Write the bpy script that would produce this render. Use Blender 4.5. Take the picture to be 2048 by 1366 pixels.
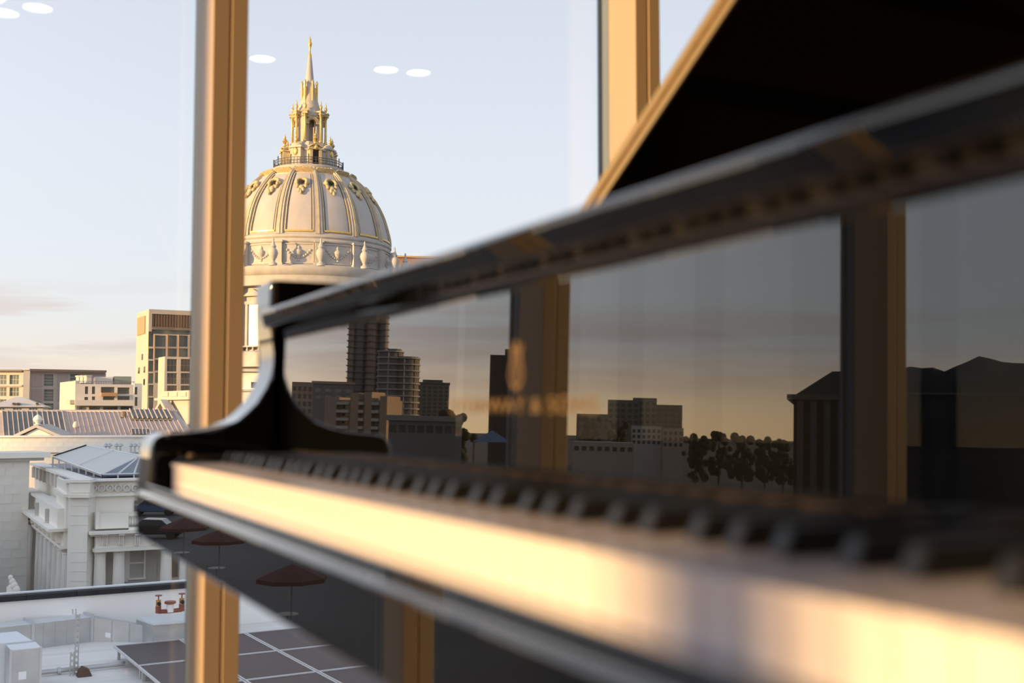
import bpy, bmesh, math, random
from mathutils import Vector, Matrix

for _o in list(bpy.data.objects):
    bpy.data.objects.remove(_o, do_unlink=True)
C = bpy.context.scene.collection
PI = math.pi
random.seed(7)

# ------------------------------------------------------------------ camera
FPX = 2300.0                       # focal length in pixels of the 2048 px frame
EYE = Vector((0.0, 0.0, 0.82))
YAW = math.atan(1144 / FPX)        # clockwise from +Y (the keyboard runs along +Y)
PITCH = math.atan(147 / FPX)
cam_data = bpy.data.cameras.new('camera')
cam = bpy.data.objects.new('camera', cam_data)
C.objects.link(cam)
cam.location = EYE
cam.rotation_euler = (PI / 2 + PITCH, 0, -YAW)
cam_data.sensor_width = 36.0
cam_data.lens = FPX / 2048 * 36.0
cam_data.clip_start = 0.02
cam_data.clip_end = 9000
cam_data.dof.use_dof = True
cam_data.dof.focus_distance = 150.0
cam_data.dof.aperture_fstop = 4.6
bpy.context.scene.camera = cam

# ------------------------------------------------------------------ colour management
vs = bpy.context.scene.view_settings
vs.view_transform = 'Standard'
vs.look = 'None'
vs.gamma = 1.0
vs.exposure = 0.0
vs.use_curve_mapping = False

# ------------------------------------------------------------------ sun
SUN_AZ = math.radians(101.0)       # to the left of +Y
SUN_EL = math.radians(7.5)
SUN = Vector((-math.sin(SUN_AZ) * math.cos(SUN_EL), math.cos(SUN_AZ) * math.cos(SUN_EL), math.sin(SUN_EL)))
sun_data = bpy.data.lights.new('sun', 'SUN')
sun_data.energy = 8.6
sun_data.color = (1.0, 0.60, 0.21)
sun_data.angle = math.radians(1.2)
sun = bpy.data.objects.new('sun', sun_data)
C.objects.link(sun)
sun.location = SUN * 60
sun.rotation_euler = SUN.to_track_quat('Z', 'Y').to_euler()

# ------------------------------------------------------------------ world: evening sky
world = bpy.data.worlds.new('evening_sky')
bpy.context.scene.world = world
world.use_nodes = True
wn, wl = world.node_tree.nodes, world.node_tree.links
wn.clear()

def W(kind, **kw):
    n = wn.new(kind)
    for k, v in kw.items():
        setattr(n, k, v)
    return n

def wmath(op, a, b=None, clamp=False):
    n = W('ShaderNodeMath', operation=op, use_clamp=clamp)
    for i, v in enumerate((a, b)):
        if v is None:
            continue
        if isinstance(v, (int, float)):
            n.inputs[i].default_value = v
        else:
            wl.new(v, n.inputs[i])
    return n.outputs[0]

tc = W('ShaderNodeTexCoord')
sep = W('ShaderNodeSeparateXYZ')
wl.new(tc.outputs['Generated'], sep.inputs[0])
zz = sep.outputs['Z']
ramp = W('ShaderNodeValToRGB')
cr = ramp.color_ramp
SKY = [(0.0, (1.08, 0.84, 0.58)), (0.03, (1.06, 0.90, 0.70)), (0.055, (0.99, 0.92, 0.84)), (0.085, (0.93, 0.95, 0.95)), (0.14, (0.89, 0.94, 1.0)),
       (0.24, (0.84, 0.90, 1.0)), (0.40, (0.72, 0.79, 0.90)), (1.0, (0.38, 0.44, 0.55))]
while len(cr.elements) < len(SKY):
    cr.elements.new(0.5)
for e, (p, c) in zip(cr.elements, SKY):
    e.position = p
    e.color = (*c, 1)
wl.new(zz, ramp.inputs[0])
# streaks of thin cloud low in the sky
mp = W('ShaderNodeMapping')
mp.inputs['Scale'].default_value = (1.6, 1.6, 17.0)
mp.inputs['Location'].default_value = (3.1, 0.4, 0.35)
wl.new(tc.outputs['Generated'], mp.inputs['Vector'])
nz = W('ShaderNodeTexNoise')
nz.inputs['Scale'].default_value = 2.6
nz.inputs['Detail'].default_value = 6.0
nz.inputs['Roughness'].default_value = 0.55
wl.new(mp.outputs[0], nz.inputs['Vector'])
cmask = W('ShaderNodeMapRange')
cmask.inputs[1].default_value = 0.45
cmask.inputs[2].default_value = 0.60
wl.new(nz.outputs[0], cmask.inputs[0])
band = W('ShaderNodeValToRGB')
bandr = band.color_ramp
bandr.elements[0].position = 0.018
bandr.elements[0].color = (0, 0, 0, 1)
bandr.elements[1].position = 0.115
bandr.elements[1].color = (0, 0, 0, 1)
e = bandr.elements.new(0.045)
e.color = (1, 1, 1, 1)
e = bandr.elements.new(0.088)
e.color = (0.9, 0.9, 0.9, 1)
wl.new(zz, band.inputs[0])
cm = wmath('MULTIPLY', cmask.outputs[0], band.outputs[0])
cm = wmath('MULTIPLY', cm, 0.85)
mixc = W('ShaderNodeMixRGB')
mixc.inputs[2].default_value = (0.82, 0.70, 0.66, 1)
wl.new(cm, mixc.inputs[0])
wl.new(ramp.outputs[0], mixc.inputs[1])
# the sky brightens round the horizon towards the setting sun
dotn = W('ShaderNodeVectorMath', operation='DOT_PRODUCT')
wl.new(tc.outputs['Generated'], dotn.inputs[0])
dotn.inputs[1].default_value = SUN
glow = W('ShaderNodeMapRange')
glow.interpolation_type = 'SMOOTHSTEP'
glow.inputs[1].default_value = -0.4
glow.inputs[2].default_value = 1.0
glow.inputs[3].default_value = 1.0
glow.inputs[4].default_value = 1.55
wl.new(dotn.outputs['Value'], glow.inputs[0])
hz = W('ShaderNodeMapRange')                      # warm band along the sunset horizon
hz.interpolation_type = 'SMOOTHSTEP'
hz.inputs[1].default_value = 0.0
hz.inputs[2].default_value = 0.085
hz.inputs[3].default_value = 1.0
hz.inputs[4].default_value = 0.0
wl.new(zz, hz.inputs[0])
wz = W('ShaderNodeMapRange')
wz.inputs[1].default_value = -0.22
wz.inputs[2].default_value = 0.30
wl.new(dotn.outputs['Value'], wz.inputs[0])
hw = wmath('MULTIPLY', hz.outputs[0], wz.outputs[0])
addw = W('ShaderNodeMixRGB', blend_type='ADD')
addw.inputs[2].default_value = (0.95, 0.55, 0.16, 1)
wl.new(hw, addw.inputs[0])
wl.new(mixc.outputs[0], addw.inputs[1])
bg = W('ShaderNodeBackground')
wl.new(addw.outputs[0], bg.inputs['Color'])
wl.new(glow.outputs[0], bg.inputs['Strength'])
wout = W('ShaderNodeOutputWorld')
wl.new(bg.outputs[0], wout.inputs['Surface'])

# ------------------------------------------------------------------ placing: where a line of sight meets a real distance
FH = Vector((math.sin(YAW), math.cos(YAW), 0))
RT = Vector((math.cos(YAW), -math.sin(YAW), 0))
FW = FH * math.cos(PITCH) + Vector((0, 0, 1)) * math.sin(PITCH)
UPV = -FH * math.sin(PITCH) + Vector((0, 0, 1)) * math.cos(PITCH)

def ray(px, py):
    return FW * FPX + RT * (px - 1024) + UPV * (683 - py)

def at(px, py, depth):
    """world point seen at (px, py) at this horizontal depth"""
    r = ray(px, py)
    return EYE + r * (depth / r.dot(FH))

def az_pt(az_left_deg, dist):
    a = math.radians(az_left_deg)
    return Vector((-math.sin(a) * dist, math.cos(a) * dist, 0))

# ------------------------------------------------------------------ materials
MATS = {}

def mat(name, col, rough=0.6, metal=0.0, ior=1.5, var=0.0, vscale=8.0, bump=0.0, bscale=40.0, spec=None, stretch=(1, 1, 1), coat=0.0):
    if name in MATS:
        return MATS[name]
    m = bpy.data.materials.new(name)
    m.use_nodes = True
    nt = m.node_tree
    b = nt.nodes['Principled BSDF']
    b.inputs['Base Color'].default_value = (*col, 1)
    b.inputs['Roughness'].default_value = rough
    b.inputs['Metallic'].default_value = metal
    b.inputs['IOR'].default_value = ior
    if spec is not None:
        b.inputs['Specular IOR Level'].default_value = spec
    if coat:
        b.inputs['Coat Weight'].default_value = coat
        b.inputs['Coat Roughness'].default_value = 0.008
    if var or bump:
        t = nt.nodes.new('ShaderNodeTexCoord')
        mpn = nt.nodes.new('ShaderNodeMapping')
        mpn.inputs['Scale'].default_value = stretch
        nt.links.new(t.outputs['Object'], mpn.inputs['Vector'])
    if var:
        n = nt.nodes.new('ShaderNodeTexNoise')
        n.inputs['Scale'].default_value = vscale
        n.inputs['Detail'].default_value = 5
        nt.links.new(mpn.outputs[0], n.inputs['Vector'])
        r = nt.nodes.new('ShaderNodeValToRGB')
        r.color_ramp.elements[0].position = 0.3
        r.color_ramp.elements[1].position = 0.7
        r.color_ramp.elements[0].color = (*[max(0, c * (1 - var)) for c in col], 1)
        r.color_ramp.elements[1].color = (*[min(1, c * (1 + var)) for c in col], 1)
        nt.links.new(n.outputs[0], r.inputs[0])
        nt.links.new(r.outputs[0], b.inputs['Base Color'])
    if bump:
        n2 = nt.nodes.new('ShaderNodeTexNoise')
        n2.inputs['Scale'].default_value = bscale
        nt.links.new(mpn.outputs[0], n2.inputs['Vector'])
        bp = nt.nodes.new('ShaderNodeBump')
        bp.inputs['Strength'].default_value = bump
        nt.links.new(n2.outputs[0], bp.inputs['Height'])
        nt.links.new(bp.outputs[0], b.inputs['Normal'])
    MATS[name] = m
    return m

def glass_mat(name, tint=(1, 1, 1), f0=0.04):
    m = bpy.data.materials.new(name)
    m.use_nodes = True
    nt = m.node_tree
    nt.nodes.clear()
    lw = nt.nodes.new('ShaderNodeLayerWeight')
    lw.inputs['Blend'].default_value = 0.5
    pw = nt.nodes.new('ShaderNodeMath'); pw.operation = 'POWER'; pw.inputs[1].default_value = 5
    nt.links.new(lw.outputs['Facing'], pw.inputs[0])
    ma = nt.nodes.new('ShaderNodeMath'); ma.operation = 'MULTIPLY_ADD'
    ma.inputs[1].default_value = 1 - f0
    ma.inputs[2].default_value = f0
    nt.links.new(pw.outputs[0], ma.inputs[0])
    tr = nt.nodes.new('ShaderNodeBsdfTransparent'); tr.inputs[0].default_value = (*tint, 1)
    gl = nt.nodes.new('ShaderNodeBsdfGlossy'); gl.inputs['Roughness'].default_value = 0.0
    mx = nt.nodes.new('ShaderNodeMixShader')
    nt.links.new(ma.outputs[0], mx.inputs[0])
    nt.links.new(tr.outputs[0], mx.inputs[1])
    nt.links.new(gl.outputs[0], mx.inputs[2])
    o = nt.nodes.new('ShaderNodeOutputMaterial')
    nt.links.new(mx.outputs[0], o.inputs[0])
    MATS[name] = m
    return m

def emit_mat(name, col, strength):
    m = bpy.data.materials.new(name)
    m.use_nodes = True
    nt = m.node_tree
    b = nt.nodes['Principled BSDF']
    b.inputs['Base Color'].default_value = (*col, 1)
    b.inputs['Emission Color'].default_value = (*col, 1)
    b.inputs['Emission Strength'].default_value = strength
    MATS[name] = m
    return m

# ------------------------------------------------------------------ mesh building
class MB:
    def __init__(self):
        self.v = []
        self.f = []

    def quad(self, *pts):
        i = len(self.v)
        self.v += [tuple(p) for p in pts]
        self.f.append(tuple(range(i, i + len(pts))))
        return self

    def box(self, x0, x1, y0, y1, z0, z1, M=None):
        i = len(self.v)
        ps = [(x0, y0, z0), (x1, y0, z0), (x1, y1, z0), (x0, y1, z0), (x0, y0, z1), (x1, y0, z1), (x1, y1, z1), (x0, y1, z1)]
        self.v += [tuple(M @ Vector(p)) if M else p for p in ps]
        for q in ((0, 3, 2, 1), (4, 5, 6, 7), (0, 1, 5, 4), (1, 2, 6, 5), (2, 3, 7, 6), (3, 0, 4, 7)):
            self.f.append(tuple(i + k for k in q))
        return self

    def lathe(self, prof, n=24, M=None, a0=0.0, a1=2 * PI, cap=True):
        """prof: list of (r, z) from bottom to top"""
        full = abs(a1 - a0 - 2 * PI) < 1e-6
        k = n if full else n + 1
        i = len(self.v)
        for r, z in prof:
            for j in range(k):
                a = a0 + (a1 - a0) * j / n
                p = Vector((r * math.cos(a), r * math.sin(a), z))
                self.v.append(tuple(M @ p if M else p))
        for a in range(len(prof) - 1):
            for j in range(n):
                j2 = (j + 1) % k
                self.f.append((i + a * k + j, i + a * k + j2, i + (a + 1) * k + j2, i + (a + 1) * k + j))
        if cap and full:
            self.f.append(tuple(i + j for j in reversed(range(k))))
            t = i + (len(prof) - 1) * k
            self.f.append(tuple(t + j for j in range(k)))
        return self

    def prism(self, poly, lo, hi, axis='y', M=None):
        """poly in the two other axes; extruded lo..hi along axis"""
        i = len(self.v)
        n = len(poly)
        for t in (lo, hi):
            for a, b in poly:
                p = {'x': (t, a, b), 'y': (a, t, b), 'z': (a, b, t)}[axis]
                self.v.append(tuple(M @ Vector(p)) if M else p)
        self.f.append(tuple(i + k for k in range(n)))
        self.f.append(tuple(i + n + k for k in reversed(range(n))))
        for k in range(n):
            k2 = (k + 1) % n
            self.f.append((i + k2, i + k, i + n + k, i + n + k2))
        return self

    def tube(self, p0, p1, r0, r1=None, n=8):
        r1 = r0 if r1 is None else r1
        p0, p1 = Vector(p0), Vector(p1)
        d = p1 - p0
        q = d.to_track_quat('Z', 'Y').to_matrix().to_4x4()
        M = Matrix.Translation(p0) @ q
        return self.lathe([(r0, 0), (r1, d.length)], n, M)

    def ball(self, c, rx, ry=None, rz=None, n=10, m=6, M=None):
        ry = rx if ry is None else ry
        rz = rx if rz is None else rz
        T = Matrix.Translation(Vector(c)) @ Matrix.Diagonal((rx, ry, rz, 1))
        if M:
            T = M @ T
        prof = [(max(1e-3, math.cos(-PI / 2 + PI * k / m)), math.sin(-PI / 2 + PI * k / m)) for k in range(m + 1)]
        return self.lathe(prof, n, T)

    def mesh(self, name, smooth=None):
        me = bpy.data.meshes.new(name)
        me.from_pydata(self.v, [], self.f)
        bm = bmesh.new()
        bm.from_mesh(me)
        bmesh.ops.recalc_face_normals(bm, faces=bm.faces)
        bm.to_mesh(me)
        bm.free()
        if smooth is not None:
            me.polygons.foreach_set('use_smooth', [True] * len(me.polygons))
            me.set_sharp_from_angle(angle=math.radians(smooth))
        return me

    def build(self, name, material, parent=None, smooth=None, bevel=0.0, bseg=2):
        me = self.mesh(name, smooth)
        me.materials.append(MATS[material] if isinstance(material, str) else material)
        o = bpy.data.objects.new(name, me)
        C.objects.link(o)
        put(o, parent)
        if bevel:
            b = o.modifiers.new('bevel', 'BEVEL')
            b.width = bevel
            b.segments = bseg
            b.limit_method = 'ANGLE'
            b.angle_limit = math.radians(35)
            me.polygons.foreach_set('use_smooth', [True] * len(me.polygons))
            me.set_sharp_from_angle(angle=math.radians(40))
            b.harden_normals = True
        return o

def put(o, parent):
    """parent keeping world coordinates (parents are never rotated or scaled)"""
    if parent is not None:
        o.parent = parent
        loc = Vector((0, 0, 0))
        p = parent
        while p is not None:
            loc += p.location
            p = p.parent
        o.location = o.location - loc

def tag(o, label=None, cat=None, group=None, kind=None):
    if label: o['label'] = label
    if cat: o['category'] = cat
    if group: o['group'] = group
    if kind: o['kind'] = kind
    return o

def empty(name, loc, label=None, cat=None, group=None, kind=None):
    o = bpy.data.objects.new(name, None)
    o.empty_display_size = 0.3
    C.objects.link(o)
    o.location = loc
    return tag(o, label, cat, group, kind)

CUBES = {}
def cube(name, material, parent, center, size, rotz=0.0, rot=None):
    """box object sharing one unit-cube mesh for each material"""
    if material not in CUBES:
        b = MB().box(-.5, .5, -.5, .5, -.5, .5)
        me = b.mesh('block_' + material)
        me.materials.append(MATS[material])
        CUBES[material] = me
    o = bpy.data.objects.new(name, CUBES[material])
    C.objects.link(o)
    o.location = center
    o.scale = size
    o.rotation_euler = rot if rot else (0, 0, rotz)
    put(o, parent)
    return o

def copy_obj(o, parent, loc=None, rotz=None, scale=None):
    c = o.copy()
    C.objects.link(c)
    c.parent = parent
    if loc is not None: c.location = loc
    if rotz is not None: c.rotation_euler = (0, 0, rotz)
    if scale is not None: c.scale = scale
    return c

# palette -----------------------------------------------------------
mat('lacquer', (0.003, 0.003, 0.003), 0.012, ior=1.5, coat=1.0)
mat('lacquer_lid', (0.006, 0.005, 0.005), 0.05, ior=1.5)
mat('ivory', (0.78, 0.71, 0.76), 0.22, ior=1.5)
mat('ebony', (0.012, 0.012, 0.013), 0.32, ior=1.5)
mat('felt', (0.012, 0.006, 0.006), 0.95)
mat('brass', (0.72, 0.38, 0.11), 0.32, metal=1.0)
mat('old_brass', (0.62, 0.34, 0.12), 0.42, metal=1.0, var=0.2, vscale=60)
mat('gold_leaf', (0.22, 0.14, 0.058), 0.5, metal=0.2)
mat('plate_gold', (0.10, 0.062, 0.022), 0.5, metal=0.5)
mat('bronze_frame', (0.44, 0.335, 0.245), 0.45, metal=0.0)
mat('gasket', (0.06, 0.07, 0.10), 0.6)
mat('frame_grey', (0.16, 0.21, 0.28), 0.5)
glass_mat('window_glass', (0.985, 0.99, 0.99), 0.045)
mat('oak_floor', (0.16, 0.09, 0.045), 0.45, var=0.25, vscale=3, stretch=(1, 12, 1))
mat('warm_wall', (0.10, 0.07, 0.045), 0.7, var=0.08, vscale=2)
mat('ceiling_paint', (0.40, 0.36, 0.32), 0.8)
emit_mat('lamp_glow', (1.0, 0.93, 0.82), 16.0)
mat('lamp_rim', (0.8, 0.8, 0.8), 0.4)

# ================================================================== THE ROOM
DEL = math.radians(1.0)
WN = Vector((-math.sin(DEL), math.cos(DEL), 0))      # outward through the far window wall
WE = Vector((math.cos(DEL), math.sin(DEL), 0))
WD = 2.40
FARM = Matrix.Translation(WN * WD) @ Matrix(((WE.x, WN.x, 0, 0), (WE.y, WN.y, 0, 0), (0, 0, 1, 0), (0, 0, 0, 1)))
CEIL = 3.10
ROOM_L, ROOM_R, ROOM_B = -3.75, 5.2, -6.0

fl = MB().box(ROOM_L - .2, ROOM_R + .2, ROOM_B - .2, 2.7, -0.25, 0.0).build('floor', 'oak_floor')
tag(fl, 'warm oak floor of the piano room', kind='structure')
cl = MB().box(ROOM_L - .2, ROOM_R + .2, ROOM_B - .2, 2.7, CEIL, CEIL + .25).build('ceiling', 'ceiling_paint')
tag(cl, 'pale plaster ceiling with round downlights', kind='structure')
wr = MB().box(ROOM_R, ROOM_R + .2, ROOM_B, 2.55, 0, CEIL).build('wall_right', 'warm_wall')
tag(wr, 'plain tan wall behind the piano tail', kind='structure')
wb = MB().box(ROOM_L, ROOM_R, ROOM_B - .2, ROOM_B, 0, CEIL).build('wall_back', 'warm_wall')
tag(wb, 'plain tan wall behind the camera', kind='structure')

MUL_W, MUL_D = 0.073, 0.128
def window_wall(name, M, posts, label, zb=-0.02, zt=CEIL + .02):
    root = empty(name, M.translation, label, kind='structure')
    for t in posts:
        g = 0.0022
        b = MB()
        b.box(t - MUL_W / 2, t - g, 0, MUL_D, zb, zt, M)
        m = b.build('mullion', 'bronze_frame', root, bevel=0.0012, bseg=2)
        MB().box(t + g, t + MUL_W / 2, -0.0024, MUL_D, zb, zt, M).build('mullion_half', 'bronze_frame', m, bevel=0.0012)
        MB().box(t - g, t + g, 0.010, MUL_D, zb, zt, M).build('joint_seal', 'bronze_frame', m)
        MB().box(t - MUL_W / 2 - .0006, t + MUL_W / 2 + .0006, MUL_D, MUL_D + .030, zb, zt, M).build('glazing_bar', 'frame_grey', m)
        MB().box(t - MUL_W / 2 - .001, t + MUL_W / 2 + .001, MUL_D + .030, MUL_D + .035, zb, zt, M).build('gasket', 'gasket', m)
        MB().box(t - MUL_W / 2 + .002, t + MUL_W / 2 - .002, MUL_D + .048, MUL_D + .060, zb, zt, M).build('outer_cap', 'frame_grey', m)
    for a, b_ in zip(posts[:-1], posts[1:]):
        MB().box(a + .004, b_ - .004, MUL_D + .036, MUL_D + .046, zb, zt, M).build('glass_pane', 'window_glass', root)
    return root

POST = 1.063
far_posts = [0.574 + POST * k for k in range(-4, 5)]
window_wall('window_1', FARM, far_posts, 'floor to ceiling window wall with bronze mullions facing the dome')
# glazed wall on the sunset side (behind the player): local x runs along -Y ... outward is -X
LEFTM = Matrix.Translation(Vector((ROOM_L, 0, 0))) @ Matrix(((0, -1, 0, 0), (1, 0, 0, 0), (0, 0, 1, 0), (0, 0, 0, 1)))
left_posts = [-0.46 + POST * k for k in range(-5, 4)]
window_wall('window_2', LEFTM, left_posts, 'floor to ceiling window wall on the sunset side')

# round downlights in the ceiling (mirrored as white ovals in the far panes)
def mirror_hit(px, py, zc):
    r = ray(px, py).normalized()
    plane = WD + MUL_D + .041
    s = (plane - EYE.dot(WN)) / r.dot(WN)
    p = EYE + r * s
    r2 = r - WN * (2 * r.dot(WN))
    q = p + r2 * ((zc - p.z) / r2.z)
    return q
spots = [(75, 14), (8, 24), (-20, -6), (525, 116), (772, 138), (837, 144)]
for i, (px, py) in enumerate(spots):
    q = mirror_hit(px, py, CEIL - .004)
    words = ['nearest the sunset windows', 'second from the sunset windows', 'outermost by the sunset windows', 'alone above the keyboard player',
             'left one of the close pair', 'right one of the close pair'][i]
    t = empty('ceiling_light', (q.x, q.y, CEIL), 'round white ceiling downlight, ' + words, 'ceiling light', 'round downlights in the ceiling')
    Mx = Matrix.Translation((q.x, q.y, 0))
    MB().lathe([(.076, CEIL - .008), (.076, CEIL - .003)], 28, Mx).build('lens', 'lamp_glow', t)
    MB().lathe([(.077, CEIL - .001), (.079, CEIL - .012), (.094, CEIL - .006), (.096, CEIL - .001)], 28, Mx, cap=False).build('rim', 'lamp_rim', t, smooth=40)

# ================================================================== THE GRAND PIANO   x: player -> tail, y: treble -> bass
ZE = EYE.z
VF, VB, VW = 0.385, 0.295, 0.243           # fallboard face, front of the sharps, front of the naturals
U_IN, U_OUT, T_IN, T_OUT = 1.44, 1.52, 0.095, 0.015
Z_B, Z_W = ZE - .0437, ZE - .0557
KEY = 0.0235
LEAN = math.radians(0.8)                  # the open fallboard leans back a little
def vf(dz): return VF + math.tan(LEAN) * (dz - .02)
piano = empty('grand_piano', (0.8, 0.77, 0), 'black lacquered grand piano with raised lid and gold lettering', 'piano')

# --- case: arms with the swept profile, rim, keybed
ARM = [(.3830, .1720), (.3735, .1714), (.3728, .1383), (.3737, .1172), (.3770, .0950), (.3795, .0767), (.3789, .0652), (.3759, .0499),
       (.3704, .0353), (.3586, .0157), (.3455, .0025), (.3340, -.0070), (.3147, -.0142), (.2950, -.0184), (.2735, -.0208), (.2563, -.0219), (.2421, -.0236),
       (.2345, -.0285), (.2301, -.0379), (.2287, -.0535), (.2265, -.0774), (.2250, -.0947), (.2240, -.1200), (.2270, -.1350), (.2330, -.1411), (.3830, -.1411)]
for lo, hi in ((U_IN, U_OUT), (T_OUT, T_IN)):
    poly = [(a, b + ZE) for a, b in ARM]
    MB().prism(poly, lo, hi, 'y').build('arm', 'lacquer', piano, bevel=0.006, bseg=3)

def catmull(pts, n=8):
    out = []
    for i in range(len(pts) - 1):
        p0 = Vector(pts[max(i - 1, 0)]); p1 = Vector(pts[i]); p2 = Vector(pts[i + 1]); p3 = Vector(pts[min(i + 2, len(pts) - 1)])
        for k in range(n):
            t = k / n
            out.append(0.5 * ((2 * p1) + (-p0 + p2) * t + (2 * p0 - 5 * p1 + 4 * p2 - p3) * t * t + (-p0 + 3 * p1 - 3 * p2 + p3) * t ** 3))
    out.append(Vector(pts[-1]))
    return [(p.x, p.y) for p in out]

OUTL = [(.383, 1.52), (1.0, 1.52), (1.85, 1.52), (2.05, 1.46), (2.14, 1.30), (2.10, 1.10), (1.95, .92), (1.70, .74), (1.45, .52), (1.25, .30), (1.05, .12), (.85, .035), (.65, .015), (.383, .015)]
outer = catmull(OUTL, 6)
def inset(pl, d):
    res = []
    for i, p in enumerate(pl):
        a = Vector(pl[max(i - 1, 0)]); b = Vector(pl[min(i + 1, len(pl) - 1)])
        t = (b - a).normalized()
        res.append((p[0] + t.y * d, p[1] - t.x * d))
    return res
inner = inset(outer, 0.075)
b = MB()
z0, z1 = ZE - .1411, ZE + .172
n = len(outer)
for i in range(n - 1):
    o1, o2, i1, i2 = outer[i], outer[i + 1], inner[i], inner[i + 1]
    b.quad((*o1, z0), (*o2, z0), (*o2, z1), (*o1, z1))
    b.quad((*i2, z0), (*i1, z0), (*i1, z1), (*i2, z1))
    b.quad((*o1, z1), (*o2, z1), (*i2, z1), (*i1, z1))
    b.quad((*o2, z0), (*o1, z0), (*i1, z0), (*i2, z0))
rim = b.build('rim', 'lacquer', piano, smooth=40)
# iron plate with tuning pins block inside the rim
b = MB()
b.prism([(x, y) for x, y in [(.50, 1.44)] + [p for p in inner if p[0] > .5] + [(.50, .09)]], ZE + .03, ZE + .045, 'z')
b.build('iron_plate', 'plate_gold', piano)
for k in range(6):
    y = .35 + k * .2
    MB().box(.55, 1.05 + k * .16, y, y + .02, ZE + .045, ZE + .075).build('plate_bar', 'plate_gold', piano)
MB().box(.405, .50, T_IN, U_IN, ZE - .04, ZE + .05).build('pin_block', 'lacquer', piano)
# keybed and keyslip
MB().box(.214, .60, T_IN, U_IN, ZE - .1438, ZE - .0898).build('keybed', 'lacquer', piano, bevel=0.005, bseg=4)
MB().box(.225, .2405, T_IN + .001, U_IN - .001, ZE - .0897, ZE - .0822).build('keyslip', 'lacquer', piano, bevel=0.0015, bseg=3)
# cheek blocks
for lo, hi in ((U_IN - .061, U_IN - .001), (T_IN + .001, T_IN + .058)):
    poly = [(.246, ZE - .09), (.246, ZE - .058), (.252, ZE - .050), (.36, ZE - .044), (.383, ZE - .044), (.383, ZE - .09)]
    MB().prism(poly, lo, hi, 'y').build('cheek_block', 'lacquer', piano, bevel=0.003, bseg=3)
Mx = Matrix.Translation((.2715, U_IN - .030, ZE - .0495))
MB().lathe([(.0045, -.001), (.0045, .002), (.003, .0032)], 12, Mx).build('peg', 'brass', piano, smooth=40)

# --- fallboard: flat mirror face, concave cove, projecting rounded lip
prof = [(vf(-.0415), -.0415)] + [(vf(q), q) for q in (-.041, .0, .05, .0915, .0930, .0935)]
for k in range(1, 11):
    a = PI / 2 * k / 10
    prof.append((vf(.0935) - .0165 + .0165 * math.cos(a + LEAN * (1 - k / 10)), .0935 + .0165 * math.sin(a)))
prof += [(.3662, .1106), (.3654, .1112), (.3650, .1122), (.3622, .1235), (.3618, .1250), (.3612, .1275)]
for k in range(1, 8):
    a = PI / 2 * k / 7
    prof.append((.3652 - .0040 * math.cos(a), .1288 + .0038 * math.sin(a)))
prof += [(.402, .1330), (.405, .128), (.405, -.0415)]
fb = MB().prism([(a, c + ZE) for a, c in prof], T_IN + .0005, U_IN - .0005, 'y').build('fallboard', 'lacquer', piano, smooth=50)
MB().box(VF + .002, VF + .012, T_IN + .06, U_IN - .06, ZE - .0555, ZE - .0425).build('felt_strip', 'felt', piano)

# gold lettering and lyre emblem inlaid in the fallboard
def text_mesh(txt, name, width, height, U_c, z_base, material, parent):
    cu = bpy.data.curves.new(name, 'FONT')
    cu.body = txt
    cu.extrude = 0.01
    cu.space_character = 1.1
    tmp = bpy.data.objects.new(name + '_tmp', cu)
    C.objects.link(tmp)
    dg = bpy.context.evaluated_depsgraph_get()
    me = bpy.data.meshes.new_from_object(tmp.evaluated_get(dg))
    bpy.data.objects.remove(tmp, do_unlink=True)
    xs = [v.co.x for v in me.vertices]; ys = [v.co.y for v in me.vertices]
    sx = width / (max(xs) - min(xs)); sy = height / (max(ys) - min(ys))
    mx = (max(xs) + min(xs)) / 2
    for v in me.vertices:
        a, c, d = (v.co.x - mx) * sx, (v.co.y - min(ys)) * sy, v.co.z
        v.co = (vf(z_base + c - ZE) - .0003 - d * .02, U_c - a, z_base + c)
    me.materials.clear()
    me.materials.append(MATS[material])
    o = bpy.data.objects.new(name, me)
    C.objects.link(o)
    put(o, parent)
    return o
lt = text_mesh('STEINWAY & SONS', 'lettering', .240, .0112, .768, ZE + .0015, 'gold_leaf', fb)
lt['label'] = 'gold lettering'
b = MB()
def ribbon(pts, w):
    for (a, c), (a2, c2) in zip(pts[:-1], pts[1:]):
        d = Vector((a2 - a, c2 - c)).normalized() * (w / 2)
        nx, nz = -d.y, d.x
        P = lambda u, z, dd: (vf(.0215 + z) - dd, .766 - u, ZE + .0215 + z)
        b.quad(P(a + nx, c + nz, .0006), P(a2 + nx, c2 + nz, .0006), P(a2 - nx, c2 - nz, .0006), P(a - nx, c - nz, .0006))
for s in (-1, 1):
    ribbon([(s * x, z) for x, z in [(0.0, 0), (.0055, .001), (.0095, .005), (.0100, .010), (.0075, .016), (.0058, .021), (.0065, .026), (.0090, .029), (.0075, .031)]], .0026)
    ribbon([(s * .0015, .004), (s * .0015, .027)], .0010)
    ribbon([(s * .0042, .005), (s * .0042, .027)], .0010)
ribbon([(-.007, .0272), (.007, .0272)], .002)
ribbon([(-.006, -.001), (.006, -.001)], .003)
ribbon([(0, .027), (0, .034)], .004)
ly = b.build('lyre_emblem', 'gold_leaf', fb)
ly['label'] = 'gold lyre emblem'

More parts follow.
